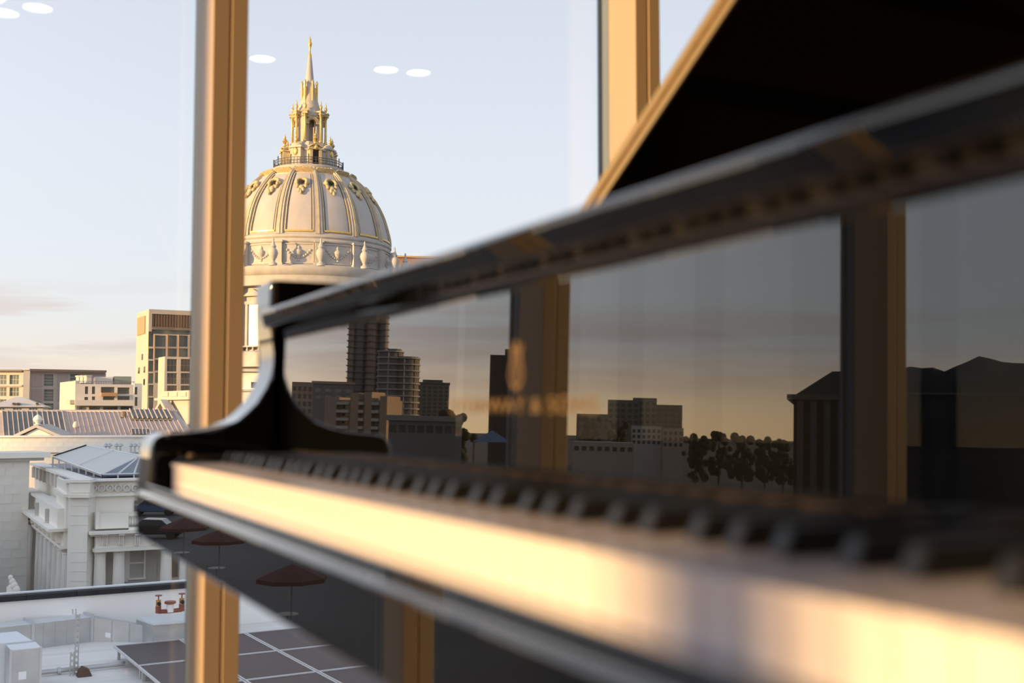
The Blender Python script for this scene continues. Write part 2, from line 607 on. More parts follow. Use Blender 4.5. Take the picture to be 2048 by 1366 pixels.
# --- keys
WPROF = [(VW, Z_W), (.400, Z_W), (.400, ZE - .0868), (VW + .002, ZE - .0868), (VW + .002, Z_W - .004), (VW, Z_W - .004)]
wk_mesh = None
for i in range(52):
    yc = 1.377 - KEY * (i + .5)
    if wk_mesh is None:
        o = MB().prism([(a, c) for a, c in WPROF], -KEY / 2 + .0005, KEY / 2 - .0005, 'y').build('white_key', 'ivory', None, bevel=.0008, bseg=2)
        wk_mesh = o
    else:
        o = wk_mesh.copy()
        C.objects.link(o)
        o.parent = None
    o.location = (0, yc, 0)
    if i == 0:
        first = o
    o.parent = piano
    o.location = Vector((0, yc, 0)) - piano.location
BOFF = {'C': .0205, 'D': .050, 'F': .089, 'G': .117, 'A': .146}
bks = [1.33 + .1645 - .146] + [1.33 - (k * .1645 + BOFF[q]) for k in range(7) for q in 'CDFGA']
bk = None
for yc in bks:
    if bk is None:
        b = MB()
        i0 = len(b.v)
        h0, h1, wb_, wt = Z_W + .0003, Z_B, .0058, .0046
        b.v += [(VB, -wb_, h0), (.399, -wb_, h0), (.399, wb_, h0), (VB, wb_, h0),
                (VB + .006, -wt, h1), (.399, -wt, h1), (.399, wt, h1), (VB + .006, wt, h1)]
        for q in ((0, 3, 2, 1), (4, 5, 6, 7), (0, 1, 5, 4), (1, 2, 6, 5), (2, 3, 7, 6), (3, 0, 4, 7)):
            b.f.append(q)
        o = bk = b.build('black_key', 'ebony', None, bevel=.0016, bseg=3)
    else:
        o = bk.copy()
        C.objects.link(o)
    o.parent = piano
    o.location = Vector((0, yc, 0)) - piano.location

# --- lid: main leaf on the bass-side hinge, front flap folded back on it, long brass hinge along the fold
AL = math.radians(31.5)
LV = 0.80
def lidp(v, r, h):
    return (v, 1.507 - r * math.cos(AL) + h * math.sin(AL), ZE + .180 + r * math.sin(AL) + h * math.cos(AL))
def lid_slab(poly, h0, h1):
    b = MB()
    n = len(poly)
    b.v = [lidp(v, r, h0) for v, r in poly] + [lidp(v, r, h1) for v, r in poly]
    b.f = [tuple(range(n)), tuple(reversed(range(n, 2 * n)))] + [((k + 1) % n, k, n + k, n + (k + 1) % n) for k in range(n)]
    return b
lpoly = [(LV, 0.0)] + [(v, 1.53 - u) for v, u in outer if v > LV + .02] + [(LV, 1.49)]
lid = lid_slab(lpoly, 0, .0165).build('lid', 'lacquer_lid', piano, bevel=.002)
lid_slab([(LV, .0), (LV + .40, .0), (LV + .40, 1.49), (LV, 1.49)], .0172, .034).build('folded_flap', 'lacquer_lid', lid, bevel=.002)
for h0, h1 in ((.0025, .0150), (.0190, .0315)):
    poly = [(LV - .0016, .02), (LV - .0002, .02), (LV - .0002, 1.47), (LV - .0016, 1.47)]
    lid_slab(poly, h0, h1).build('hinge_leaf', 'brass', lid)
b = MB()
q0, q1 = Vector(lidp(LV - .002, .02, .017)), Vector(lidp(LV - .002, 1.47, .017))
b.tube(q0, q1, .0020, n=10).build('hinge_pin', 'old_brass', lid, smooth=60)
sc = None
for row, h in ((0, .0088), (1, .0252)):
    for k in range(31):
        r = .05 + k * .046 + row * .023
        c = Vector(lidp(LV - .0016, r, h))
        if sc is None:
            sc = MB().ball((0, 0, 0), .0018, .0032, .0032, 10, 6).build('screw', 'brass', None, smooth=60)
            o = sc
        else:
            o = sc.copy()
            C.objects.link(o)
        o.parent = lid
        o.location = c - piano.location

# --- legs, lyre and pedals
def leg(x, y):
    b = MB()
    ztop = ZE - .1415
    for z0, z1, a, c in ((ztop - .08, ztop, .075, .075), (.10, ztop - .08, .040, .062), (.05, .10, .045, .045)):
        i = len(b.v)
        for z, w in ((z0, a), (z1, c)):
            b.v += [(x - w, y - w, z), (x + w, y - w, z), (x + w, y + w, z), (x - w, y + w, z)]
        for q in ((0, 3, 2, 1), (4, 5, 6, 7), (0, 1, 5, 4), (1, 2, 6, 5), (2, 3, 7, 6), (3, 0, 4, 7)):
            b.f.append(tuple(i + k for k in q))
    o = b.build('leg', 'lacquer', piano, bevel=.004)
    w = MB().lathe([(.022, -.012), (.025, -.008), (.025, .008), (.022, .012)], 16, Matrix.Translation((x, y, .025)) @ Matrix.Rotation(PI / 2, 4, 'X')).build('caster', 'brass', o, smooth=40)
    MB().box(x - .012, x + .012, y - .02, y + .02, .035, .055).build('caster_fork', 'brass', o)
leg(.60, 1.40); leg(.60, .14); leg(1.90, 1.18)
MB().box(.50, .60, .62, .92, .10, .17).build('pedal_lyre', 'lacquer', piano, bevel=.01)
for y in (.68, .86):
    MB().tube((.56, y, .165), (.56, y, ZE - .143), .02, n=14).build('lyre_post', 'lacquer', piano, smooth=40)
for y in (.70, .77, .84):
    MB().box(.40, .52, y - .012, y + .012, .115, .127).build('pedal', 'brass', piano, bevel=.004)

# ================================================================== OUTSIDE: materials
mat('asphalt', (0.035, 0.035, 0.038), 0.9, var=0.2, vscale=.2)
mat('stone_pale', (0.47, 0.44, 0.415), 0.8, var=0.10, vscale=.6)
mat('stone_dome', (0.46, 0.42, 0.40), 0.6, var=0.10, vscale=.35, stretch=(1, 1, .25))
mat('stone_rib', (0.46, 0.41, 0.355), 0.6, var=0.10, vscale=1)
mat('gilding', (0.66, 0.45, 0.14), 0.35, metal=0.55, var=0.15, vscale=2)
mat('gilded_stone', (0.55, 0.43, 0.24), 0.5, metal=0.1, var=0.18, vscale=2)
mat('dark_void', (0.02, 0.018, 0.016), 0.9)
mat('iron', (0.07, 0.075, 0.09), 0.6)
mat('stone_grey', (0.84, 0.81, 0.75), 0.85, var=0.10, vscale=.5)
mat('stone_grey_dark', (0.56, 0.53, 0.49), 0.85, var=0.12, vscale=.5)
mat('pane_dark', (0.05, 0.055, 0.06), 0.12)
mat('pane_blue', (0.09, 0.13, 0.16), 0.10)
mat('pane_green', (0.16, 0.20, 0.19), 0.10)
mat('pane_lit', (0.75, 0.70, 0.60), 0.25)
mat('render_beige', (0.52, 0.46, 0.41), 0.85, var=0.05, vscale=.3)
mat('render_pink', (0.44, 0.36, 0.33), 0.85, var=0.06, vscale=.3)
mat('render_white', (0.58, 0.54, 0.51), 0.85, var=0.05, vscale=.3)
mat('louver_brown', (0.17, 0.11, 0.075), 0.7)
mat('louver_tan', (0.42, 0.28, 0.17), 0.7)
mat('trim_brown', (0.22, 0.17, 0.14), 0.8)
mat('wood_rail', (0.42, 0.24, 0.12), 0.7)
mat('roof_metal', (0.50, 0.40, 0.36), 0.85, var=0.08, vscale=.4)
mat('roof_glass', (0.13, 0.135, 0.135), 0.7, var=0.2, vscale=.3)
mat('roof_bar', (0.58, 0.48, 0.40), 0.8)
mat('skylight_pale', (0.58, 0.58, 0.55), 0.4)
mat('skylight_blue', (0.09, 0.125, 0.18), 0.4, spec=0.2)
mat('gravel', (0.30, 0.32, 0.36), 0.95, var=0.25, vscale=1.5)
mat('roof_membrane', (0.80, 0.77, 0.74), 0.9, var=0.10, vscale=1.2, stretch=(.3, 2, 1))
mat('white_wall', (0.90, 0.89, 0.88), 0.8)
mat('coping', (0.03, 0.032, 0.038), 0.8, spec=0.2)
mat('galvanised', (0.56, 0.57, 0.57), 0.38, metal=0.75, var=0.08, vscale=3)
mat('galvanised_top', (0.74, 0.78, 0.82), 0.5, metal=0.4)  # paler copy of galvanised: skylight on the tops put into the colour
mat('solar_cell', (0.075, 0.058, 0.062), 0.45, spec=0.15, var=0.15, vscale=6, stretch=(1, 14, 1))
mat('solar_frame', (0.62, 0.62, 0.64), 0.4, metal=0.5)
mat('valve_red', (0.24, 0.07, 0.045), 0.5)
mat('paper', (0.85, 0.86, 0.88), 0.8)
mat('rust_block', (0.12, 0.075, 0.055), 0.9)
mat('brick_brown', (0.30, 0.16, 0.10), 0.85)
mat('concrete', (0.20, 0.19, 0.175), 0.9, var=0.08, vscale=.2)
mat('concrete_warm', (0.24, 0.18, 0.135), 0.9, var=0.08, vscale=.2)
mat('tower_grey', (0.12, 0.12, 0.12), 0.7)
mat('tower_dark', (0.025, 0.025, 0.027), 0.7)
mat('slab_pale', (0.32, 0.30, 0.28), 0.8)
mat('slate', (0.015, 0.015, 0.016), 0.7)
mat('hill', (0.010, 0.011, 0.010), 1.0)
mat('foliage', (0.012, 0.016, 0.008), 0.9, var=0.4, vscale=1)
mat('bark', (0.08, 0.06, 0.04), 0.9)
mat('canvas_red', (0.05, 0.012, 0.010), 0.9)
mat('car_blue', (0.05, 0.08, 0.14), 0.25)
mat('car_grey', (0.30, 0.31, 0.32), 0.25)
mat('car_black', (0.02, 0.02, 0.022), 0.2)
mat('tyre', (0.015, 0.015, 0.015), 0.9)
mat('tent_blue', (0.10, 0.14, 0.24), 0.8)

GZ = -18.0
gr = MB().box(-3000, 3000, -2500, 4200, GZ - 1, GZ).build('ground', 'asphalt')
tag(gr, 'grey city ground far below the window', kind='structure')

class Facade:
    """vertical plane through two sight lines at given depths; s runs left to right, n points to the viewer"""
    def __init__(self, px1, d1, px2=0, d2=0):
        if isinstance(px1, Vector):
            self.A, B = px1.copy(), d1.copy()
        else:
            self.A, B = at(px1, 830, d1), at(px2, 830, d2)
        self.A.z = 0; B.z = 0
        self.L = (B - self.A).length
        self.e = (B - self.A).normalized()
        n = Vector((self.e.y, -self.e.x, 0))
        if n.dot(EYE - self.A) < 0: n = -n
        self.n = n
        self.rot = math.atan2(self.e.y, self.e.x)
    def sz(self, px, py):
        r = ray(px, py)
        t = (self.A - EYE).dot(self.n) / r.dot(self.n)
        P = EYE + r * t
        return (P - self.A).dot(self.e), P.z
    def pt(self, s, z, d=0.0):
        v = self.A + self.e * s + self.n * d
        return Vector((v.x, v.y, z))
    def rect(self, x0, y0, x1, y1):
        """pixel rectangle -> s0, s1, z0, z1"""
        cx, cy = (x0 + x1) / 2, (y0 + y1) / 2
        s0, s1 = self.sz(x0, cy)[0], self.sz(x1, cy)[0]
        z1, z0 = self.sz(cx, y0)[1], self.sz(cx, y1)[1]
        return min(s0, s1), max(s0, s1), z0, z1
    def box(self, name, material, parent, s0, s1, z0, z1, d0, d1):
        c = self.pt((s0 + s1) / 2, (z0 + z1) / 2, (d0 + d1) / 2)
        return cube(name, material, parent, c, (abs(s1 - s0), abs(d1 - d0), abs(z1 - z0)), self.rot)
    def pbox(self, name, material, parent, x0, y0, x1, y1, d0, d1):
        return self.box(name, material, parent, *self.rect(x0, y0, x1, y1), d0, d1)

def walls(F, s0, s1, z0, z1, depth, rects, recess, wallmat, panemat, root, name='wall', pane='window', bars=None, barmat=None):
    """solid block whose front has real recesses; one pane object in each"""
    ss = sorted(set([s0, s1] + [v for r in rects for v in r[:2]]))
    zs = sorted(set([z0, z1] + [v for r in rects for v in r[2:]]))
    b = MB()
    def hole(sa, sb, za, zb):
        sm, zm = (sa + sb) / 2, (za + zb) / 2
        return any(r[0] < sm < r[1] and r[2] < zm < r[3] for r in rects)
    for i in range(len(ss) - 1):
        for j in range(len(zs) - 1):
            sa, sb, za, zb = ss[i], ss[i + 1], zs[j], zs[j + 1]
            d = -recess if hole(sa, sb, za, zb) else 0.0
            b.quad(F.pt(sa, za, d), F.pt(sb, za, d), F.pt(sb, zb, d), F.pt(sa, zb, d))
    for r in rects:
        a, c, e, g = r
        for p, q in (((a, e), (c, e)), ((c, e), (c, g)), ((c, g), (a, g)), ((a, g), (a, e))):
            b.quad(F.pt(*p, 0), F.pt(*q, 0), F.pt(*q, -recess), F.pt(*p, -recess))
    b.quad(F.pt(s0, z0, -depth), F.pt(s0, z1, -depth), F.pt(s1, z1, -depth), F.pt(s1, z0, -depth))
    b.quad(F.pt(s0, z1, 0), F.pt(s1, z1, 0), F.pt(s1, z1, -depth), F.pt(s0, z1, -depth))
    b.quad(F.pt(s0, z0, 0), F.pt(s0, z1, 0), F.pt(s0, z1, -depth), F.pt(s0, z0, -depth))
    b.quad(F.pt(s1, z0, 0), F.pt(s1, z0, -depth), F.pt(s1, z1, -depth), F.pt(s1, z1, 0))
    me = bpy.data.meshes.new(name)
    me.from_pydata(b.v, [], b.f)
    me.materials.append(MATS[wallmat])
    o = bpy.data.objects.new(name, me)
    C.objects.link(o)
    put(o, root)
    for r in rects:
        w = F.box(pane, panemat if isinstance(panemat, str) else random.choice(panemat), root, r[0] + .01, r[1] - .01, r[2] + .01, r[3] - .01, -recess + .005, -recess + .06)
        if bars:
            nv, nh = bars
            for k in range(1, nv):
                s = r[0] + (r[1] - r[0]) * k / nv
                F.box('glazing_bar', barmat, root, s - .05, s + .05, r[2] + .01, r[3] - .01, -recess + .06, -recess + .16)
            for k in range(1, nh):
                z = r[2] + (r[3] - r[2]) * k / nh
                F.box('glazing_bar', barmat, root, r[0] + .01, r[1] - .01, z - .05, z + .05, -recess + .06, -recess + .16)
    return o

# ================================================================== THE DOME
DD = 240.0
AX = at(611.5, 830, DD); AX.z = 0
S = DD / FPX                                   # metres per pixel there
def zd(y): return at(612, y, DD).z
dv = (AX - EYE); dv.z = 0
DB = -math.atan2(dv.x, dv.y)                   # turns local -y to face the viewer
hall = empty('domed_city_hall', (AX.x, AX.y, GZ), 'gilded stone dome with tall spired lantern on a classical hall', 'building')
AXM = Matrix.Translation((AX.x, AX.y, 0)) @ Matrix.Rotation(DB, 4, 'Z')
HL = Vector((AX.x, AX.y, 0)) - hall.location   # child offset so that local z is world z
DEG = PI / 180

def around(o, parent, angles):
    """o was built about the axis facing the viewer (angle 0); turn copies to the angles"""
    res = []
    for i, a in enumerate(angles):
        c = o if i == 0 else o.copy()
        if i: C.objects.link(c)
        c.parent = parent
        c.location = HL - (Vector((0, 0, 0)) if parent is hall else parent.location)
        c.rotation_euler = (0, 0, DB + a * DEG)           # parents of turned parts are themselves unturned
        res.append(c)
    return res

def axial(name, prof, material, parent=hall, n=64, smooth=35):
    o = MB().lathe(prof, n).build(name, material, None, smooth=smooth)
    o = around(o, parent, [0])[0]
    if n != 8:
        o.rotation_euler = (0, 0, 0)
    return o

PR = [(163, 503), (163, 490), (161.5, 477), (158, 463), (150, 437), (138, 413), (122, 391), (103, 370.5), (87, 359), (74, 350)]
dome_prof = [(r * S, zd(y)) for r, y in PR]
def dome_r(y):
    for (r0, y0), (r1, y1) in zip(PR[:-1], PR[1:]):
        if y1 <= y <= y0:
            return (r0 + (r1 - r0) * (y0 - y) / (y0 - y1)) * S
    return PR[-1][0] * S
fine = []
ys_dome = [503 - k * 3 for k in range(52)]
sm = catmull([(r, y) for r, y in PR], 6)
fine = [(r * S, zd(y)) for r, y in sm]
shell = axial('dome_shell', fine, 'stone_dome', n=112, smooth=40)
NR = 14
STEP = 360 / NR
ribs = [7.1 + STEP * k for k in range(NR)]
pans = [7.1 + STEP * (k + .5) for k in range(NR)]

def strip(prof, half_w, h0, h1, ang=0.0):
    """raised moulding following the dome profile; half_w(i) in metres, centre at angle ang"""
    b = MB()
    k = len(prof)
    for i, (r, z) in enumerate(prof):
        p0 = Vector(prof[max(i - 1, 0)]); p1 = Vector(prof[min(i + 1, k - 1)])
        t = (p1 - p0).normalized()
        nx, nz = t.y, -t.x                       # outward normal in the (r, z) plane
        w = half_w(i / (k - 1))
        ca = ang(i / (k - 1), r) if callable(ang) else ang
        for sgn in (-1, 1):
            for h in (h0, h1):
                rr, zz_ = r + nx * h, z + nz * h
                a = ca + sgn * w / max(r, .5)
                b.v.append((rr * math.sin(a), -rr * math.cos(a), zz_))
    for i in range(k - 1):
        a, c = i * 4, (i + 1) * 4
        b.f += [(a + 1, c + 1, c + 3, a + 3), (a, c, c + 1, a + 1), (a + 2, a + 3, c + 3, c + 2)]
    b.f += [(0, 1, 3, 2), (4 * k - 4, 4 * k - 2, 4 * k - 1, 4 * k - 3)]
    return b
lower = [p for p in fine if p[1] < zd(352) and p[1] > zd(494)]
rib = strip(lower, lambda t: .68 - .34 * t, -.05, .42).build('rib', 'stone_rib', None)
around(rib, shell, ribs)
for off in (.46,):
    rb = strip(lower, lambda t: .13 - .05 * t, .40, .56, 0).build('rib_bead', 'gilded_stone', None)
    around(rb, shell, ribs)
pan_prof = [p for p in fine if zd(486) < p[1] < zd(366)]
HALF = 9.3 * DEG
for sg in (-1, 1):
    fr = strip(pan_prof, lambda t: .10, -.02, .20, lambda t, r, sg=sg: sg * HALF * (1 - .02 * t)).build('panel_moulding', 'gilded_stone', None)
    around(fr, shell, pans)
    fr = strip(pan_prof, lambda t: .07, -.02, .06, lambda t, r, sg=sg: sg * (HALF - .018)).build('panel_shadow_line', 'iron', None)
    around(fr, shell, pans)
def arc_bar(r, z, half, dr, dz, seg=8):
    b = MB()
    for i in range(seg + 1):
        a = -half + 2 * half * i / seg
        for rr, q in ((r, z - dz), (r + dr, z - dz), (r + dr, z + dz), (r, z + dz)):
            b.v.append((rr * math.sin(a), -rr * math.cos(a), q))
    for i in range(seg):
        for k in range(4):
            b.f.append((i * 4 + k, i * 4 + (k + 1) % 4, i * 4 + 4 + (k + 1) % 4, i * 4 + 4 + k))
    b.f += [(0, 1, 2, 3), (seg * 4 + 3, seg * 4 + 2, seg * 4 + 1, seg * 4)]
    return b
o = arc_bar(dome_r(486) - .05, zd(486.5), HALF, .35, .16).build('panel_sill', 'gilding', None)
around(o, shell, pans)
o = arc_bar(dome_r(366) - .3, zd(365.5), HALF * .98, .42, .10).build('panel_head', 'gilded_stone', None)
around(o, shell, pans)
# scrolled frieze under the balcony: small rosettes
b = MB()
for k in range(-2, 3):
    a = k * 4.0 * DEG
    r = 94 * S
    zc = zd(358)
    M = Matrix.Translation((r * math.sin(a), -r * math.cos(a), zc)) @ Matrix.Rotation(a, 4, 'Z') @ Matrix.Rotation(-.95, 4, 'X')
    b.lathe([(.55, -.1), (.55, .18), (.38, .25), (.30, .10), (.12, .12), (.1, .3)], 10, M)
o = b.build('frieze_scroll', 'gilded_stone', None, smooth=40)
around(o, shell, pans)
# cartouches with a dark eye
b = MB()
yc = 392
r0 = dome_r(yc)
tilt = math.atan2(dome_r(400) - dome_r(384), zd(384) - zd(400))
M = Matrix.Translation((0, -r0, zd(yc))) @ Matrix.Rotation(-tilt, 4, 'X')
M = Matrix.Translation((0, -r0, zd(yc))) @ Matrix.Rotation(-tilt, 4, 'X')
for k in range(13):                            # arched hood
    a = -.35 + (PI + .7) * k / 12
    b.ball((1.0 * math.cos(a), -.35, .2 + 1.0 * math.sin(a)), .38, .5, .36, 8, 5, M)
for dx, dz, rx, rz in ((-.85, -.8, .35, .6), (.85, -.8, .35, .6), (0, -1.3, .55, .7), (-.4, -2.0, .32, .6), (.4, -2.0, .32, .6), (0, -2.6, .28, .7), (-1.25, .2, .3, .4), (1.25, .2, .3, .4), (0, 1.45, .35, .35)):
    b.ball((dx, -.25, dz), rx, .35, rz, 8, 5, M)
ct = b.build('cartouche', 'gilded_stone', None, smooth=60)
around(ct, shell, pans)
b = MB().ball((0, -.50, .15), .52, .2, .5, 10, 6, M)
ey = b.build('oculus', 'dark_void', None, smooth=60)
around(ey, shell, pans)

# attic drum below the dome
axial('dome_base_moulding', [(160 * S, zd(508)), (166 * S, zd(508)), (167 * S, zd(505)), (165 * S, zd(501)), (168 * S, zd(498)), (168 * S, zd(494)), (164 * S, zd(491)), (160 * S, zd(489))], 'stone_pale', n=96)
axial('attic_drum', [(164 * S, zd(566)), (164 * S, zd(506))], 'stone_pale', n=96)
axial('attic_plinth', [(150 * S, zd(572)), (176 * S, zd(572)), (176 * S, zd(553)), (170 * S, zd(550)), (160 * S, zd(549))], 'stone_pale', n=96)
b = MB()
r = 164 * S
b.box(-.75, .75, -r - .75, -r + .3, zd(551), zd(506))
b.box(-.95, .95, -r - .95, -r + .3, zd(509), zd(505))
b.box(-.95, .95, -r - .95, -r + .3, zd(553), zd(547))
around(b.build('attic_pilaster', 'stone_pale', None), hall, ribs)
b = MB()
for k in range(12):                            # garland in each attic panel
    t = -1 + 2 * k / 11
    a = t * 7.5 * DEG
    zz_ = zd(523) - 1.5 * (1 - t * t)
    M = Matrix.Translation(((r + .05) * math.sin(a), -(r + .05) * math.cos(a), zz_))
    b.ball((0, 0, 0), .26, .26, .26, 7, 5, M)
M = Matrix.Translation((0, -r, zd(528)))
b.lathe([(.25, -1.6), (.3, -1.4), (.15, -1.2), (.7, -.2), (.8, .3), (.5, .6), (.25, .8), (.35, 1.0), (.1, 1.5)], 12, M)
around(b.build('garland_relief', 'stone_pale', None, smooth=60), hall, pans)
b = MB()
for sg in (-1, 1):
    a = sg * 9.5 * DEG
    M = Matrix.Rotation(a, 4, 'Z')
    b.box(-.12, .12, -r - .18, -r + .2, zd(547), zd(511), M)
for y in (511, 547):
    for k in range(8):
        a0 = (-9.5 + 19 * k / 8) * DEG; a1 = (-9.5 + 19 * (k + 1) / 8) * DEG
        M = Matrix.Rotation((a0 + a1) / 2, 4, 'Z')
        b.box(-r * .021, r * .021, -r - .18, -r + .2, zd(y) - .12, zd(y) + .12, M)
around(b.build('attic_panel_frame', 'stone_pale', None), hall, pans)
# figures / urns standing on the colonnade in front of the attic
ru = 196 * S
zb = zd(556)
b = MB().lathe([(.8, 0), (.8, .5), (.5, .6), (.35, .9), (.75, 1.7), (.95, 2.4), (.8, 3.0), (.45, 3.4), (.6, 3.7), (.35, 4.2), (.15, 4.8), (.2, 5.1), (.05, 5.5)], 14, Matrix.Translation((0, -ru, zb)))
around(b.build('urn', 'stone_pale', None, smooth=50), hall, ribs)
# main colonnade ring
axial('entablature', [(180 * S, zd(592)), (202 * S, zd(592)), (203 * S, zd(584)), (203 * S, zd(574)), (208 * S, zd(570)), (211 * S, zd(563)), (211 * S, zd(558)), (176 * S, zd(555))], 'stone_pale', n=96)
axial('drum_wall', [(184 * S, zd(716)), (184 * S, zd(590))], 'stone_pale', n=96)
axial('drum_base', [(150 * S, zd(742)), (222 * S, zd(742)), (222 * S, zd(716)), (216 * S, zd(713)), (180 * S, zd(712))], 'stone_pale', n=96)
for dx in (-3.6, 3.6):
    a = dx * DEG
    b = MB()
    b.lathe([(.85, zd(712)), (.85, zd(706)), (.68, zd(703)), (.66, zd(650)), (.56, zd(604)), (.8, zd(600)), (.9, zd(592))], 14, Matrix.Translation((198 * S * math.sin(a), -198 * S * math.cos(a), 0)))
    around(b.build('column', 'stone_pale', None, smooth=40), hall, ribs)
r2 = 184 * S
zw0, zw1 = zd(702), zd(630)
b = MB()
for x0, x1, z0, z1 in ((-1.75, -1.25, zw0, zw1 + .5), (1.25, 1.75, zw0, zw1 + .5), (-2.0, 2.0, zw1 + .5, zw1 + 1.1), (-1.9, 1.9, zw0 - .5, zw0)):
    b.box(x0, x1, -r2 - .55, -r2 + .4, z0, z1)
b.prism([(-2.3, zw1 + 2.1), (2.3, zw1 + 2.1), (0, zw1 + 3.5)], -r2 - .75, -r2 + .3, 'y')
around(b.build('window_surround', 'stone_pale', None), hall, pans)
b = MB().box(-1.25, 1.25, -r2 - .22, -r2 + .3, zw0, zw1 + .5)
win = b.build('window', 'pane_lit', None)
wins = around(win, hall, pans)
b = MB()
for k in range(7):
    a = (-10 + 20 * k / 6) * DEG
    b.lathe([(.18, zd(713)), (.30, zd(711)), (.14, zd(707)), (.2, zd(705))], 8, Matrix.Translation((205 * S * math.sin(a), -205 * S * math.cos(a), 0)))
o = b.build('balusters', 'stone_pale', None, smooth=50)
around(o, hall, pans)
axial('balustrade_rail', [(203 * S, zd(705.4)), (208 * S, zd(705.4)), (208 * S, zd(703)), (203 * S, zd(703))], 'stone_pale', n=96)
# block of the hall below
F = Facade(430, 203, 860, 206)
rects = []
for k in range(9):
    x = 470 + k * 32
    for y0, y1 in ((764, 776), (786, 800), (812, 835)):
        rects.append(F.rect(x, y0, x + 12, y1))
s0, z1 = F.sz(440, 741)
walls(F, s0, F.sz(850, 741)[0], GZ, z1, 60, rects, .6, 'stone_grey', 'pane_dark', hall, 'hall_block')
F.pbox('hall_cornice', 'stone_pale', hall, 438, 738, 852, 744, -2, .8)
F.pbox('hall_cornice', 'stone_pale', hall, 438, 779, 852, 783, -1, .5)

# balcony and lantern
axial('balcony', [(60 * S, zd(352)), (73 * S, zd(351)), (75 * S, zd(348)), (75 * S, zd(344.5)), (71 * S, zd(342)), (40 * S, zd(341))], 'stone_rib', n=72)
b = MB()
rr = 69 * S
for k in range(60):
    a = k * 6 * DEG
    p = Vector((rr * math.sin(a), -rr * math.cos(a), zd(342)))
    b.tube(p, p + Vector((0, 0, 1.55 if k % 5 else 2.1)), .05 if k % 5 else .12, n=6)
for z in (zd(339), zd(333), zd(328.5)):
    for k in range(60):
        a, c = k * 6 * DEG, (k + 1) * 6 * DEG
        b.tube((rr * math.sin(a), -rr * math.cos(a), z), (rr * math.sin(c), -rr * math.cos(c), z), .07, n=5)
around(b.build('railing', 'iron', None), hall, [0])
opens = [15 + 90 * k for k in range(4)]
piers = [60 + 90 * k for k in range(4)]
# lower stage: octagonal base with aedicules
axial('lantern_base', [(46 * S, zd(342)), (46 * S, zd(311)), (49 * S, zd(309)), (49 * S, zd(305)), (41 * S, zd(302)), (39 * S, zd(291)), (20 * S, zd(290))], 'stone_rib', n=8, smooth=None)
b = MB()
r = 47 * S
for dx in (-.95, .95):
    b.box(dx - .28, dx + .28, -r - .85, -r + .6, zd(340), zd(310))
b.box(-1.5, 1.5, -r - 1.0, -r + .6, zd(310), zd(307))
for k in range(9):                             # segmental pediment
    a = PI * (.15 + .7 * k / 8)
    b.ball((1.35 * math.cos(a), -r - .4, zd(307) + .75 * math.sin(a)), .28, .6, .22, 7, 5)
b.box(-1.0, 1.0, -r - .6, -r + .5, zd(307), zd(303.5))
around(b.build('aedicule', 'gilded_stone', None, smooth=35), hall, opens)
around(MB().box(-.62, .62, -r - .5, -r + .4, zd(339), zd(314)).build('doorway', 'dark_void', None), hall, opens)
around(MB().ball((0, -r - .9, zd(306)), .42, .3, .55, 10, 6).build('shield', 'gilding', None, smooth=60), hall, opens)
b = MB().box(-1.2, 1.2, -r - .5, -r + .8, zd(341), zd(306)).box(-1.5, 1.5, -r - .8, -r + .8, zd(306), zd(302.5))
b.ball((0, -r + .3, zd(302)), 1.3, 1.0, .9, 10, 6)
around(b.build('corner_pier', 'stone_rib', None, smooth=35), hall, piers)
around(MB().ball((0, -r - .55, zd(313)), .55, .25, .85, 12, 8).build('medallion', 'gilding', None, smooth=60), hall, piers)
def finial(x, y, z, h, w):
    return [(w * .8, z), (w * .8, z + .08 * h), (w * .35, z + .15 * h), (w, z + .38 * h), (w * .7, z + .52 * h), (w * .3, z + .60 * h), (w * .5, z + .70 * h), (w * .15, z + .85 * h), (.02, z + h)]
around(MB().lathe(finial(0, 0, zd(297), 2.6, .55), 10, Matrix.Translation((0, -49 * S, 0))).build('statue', 'gilding', None, smooth=50), hall, opens)
around(MB().lathe(finial(0, 0, zd(298), 2.4, .45), 10, Matrix.Translation((0, -49 * S, 0))).build('statue', 'gilding', None, smooth=50), hall, piers)
# open columned stage
r3 = 34 * S
for da in (-17, 17):
    a = da * DEG
    b = MB()
    b.lathe([(.40, zd(290)), (.40, zd(287)), (.27, zd(285.5)), (.23, zd(242)), (.36, zd(239)), (.42, zd(236))], 12, Matrix.Translation((r3 * math.sin(a), -r3 * math.cos(a), 0)))
    around(b.build('lantern_column', 'gilding', None, smooth=40), hall, piers)
b = MB()
r4 = 26 * S
b.box(-.95, .95, -r4 - .1, -r4 + 1.0, zd(291), zd(236))
around(b.build('lantern_pier', 'stone_rib', None), hall, piers)
b = MB()                                       # arches over the openings
for k in range(11):
    a = PI * k / 10
    b.box(-.22, .22, -.35, .35, -.3, .3, Matrix.Translation((1.05 * math.cos(a), -r4, zd(252) + 1.05 * math.sin(a))) @ Matrix.Rotation(-(a - PI / 2), 4, 'Y'))
b.box(-1.6, 1.6, -r4 - .2, -r4 + .4, zd(252) + 1.25, zd(235))
around(b.build('arch', 'gilded_stone', None), hall, opens)
b = MB()
for da in (-17, 17):
    M = Matrix.Rotation(da * DEG, 4, 'Z')
    b.box(-.55, .55, -r3 - .55, -r3 + 1.2, zd(236), zd(231), M)
    b.box(-.68, .68, -r3 - .68, -r3 + 1.2, zd(231), zd(228.5), M)
around(b.build('column_block', 'gilded_stone', None), hall, piers)
for da in (-17, 17):
    M = Matrix.Rotation(da * DEG, 4, 'Z') @ Matrix.Translation((0, -r3, 0))
    around(MB().lathe(finial(0, 0, zd(229), 2.45, .36), 10, M).build('finial', 'gilding', None, smooth=50), hall, piers)
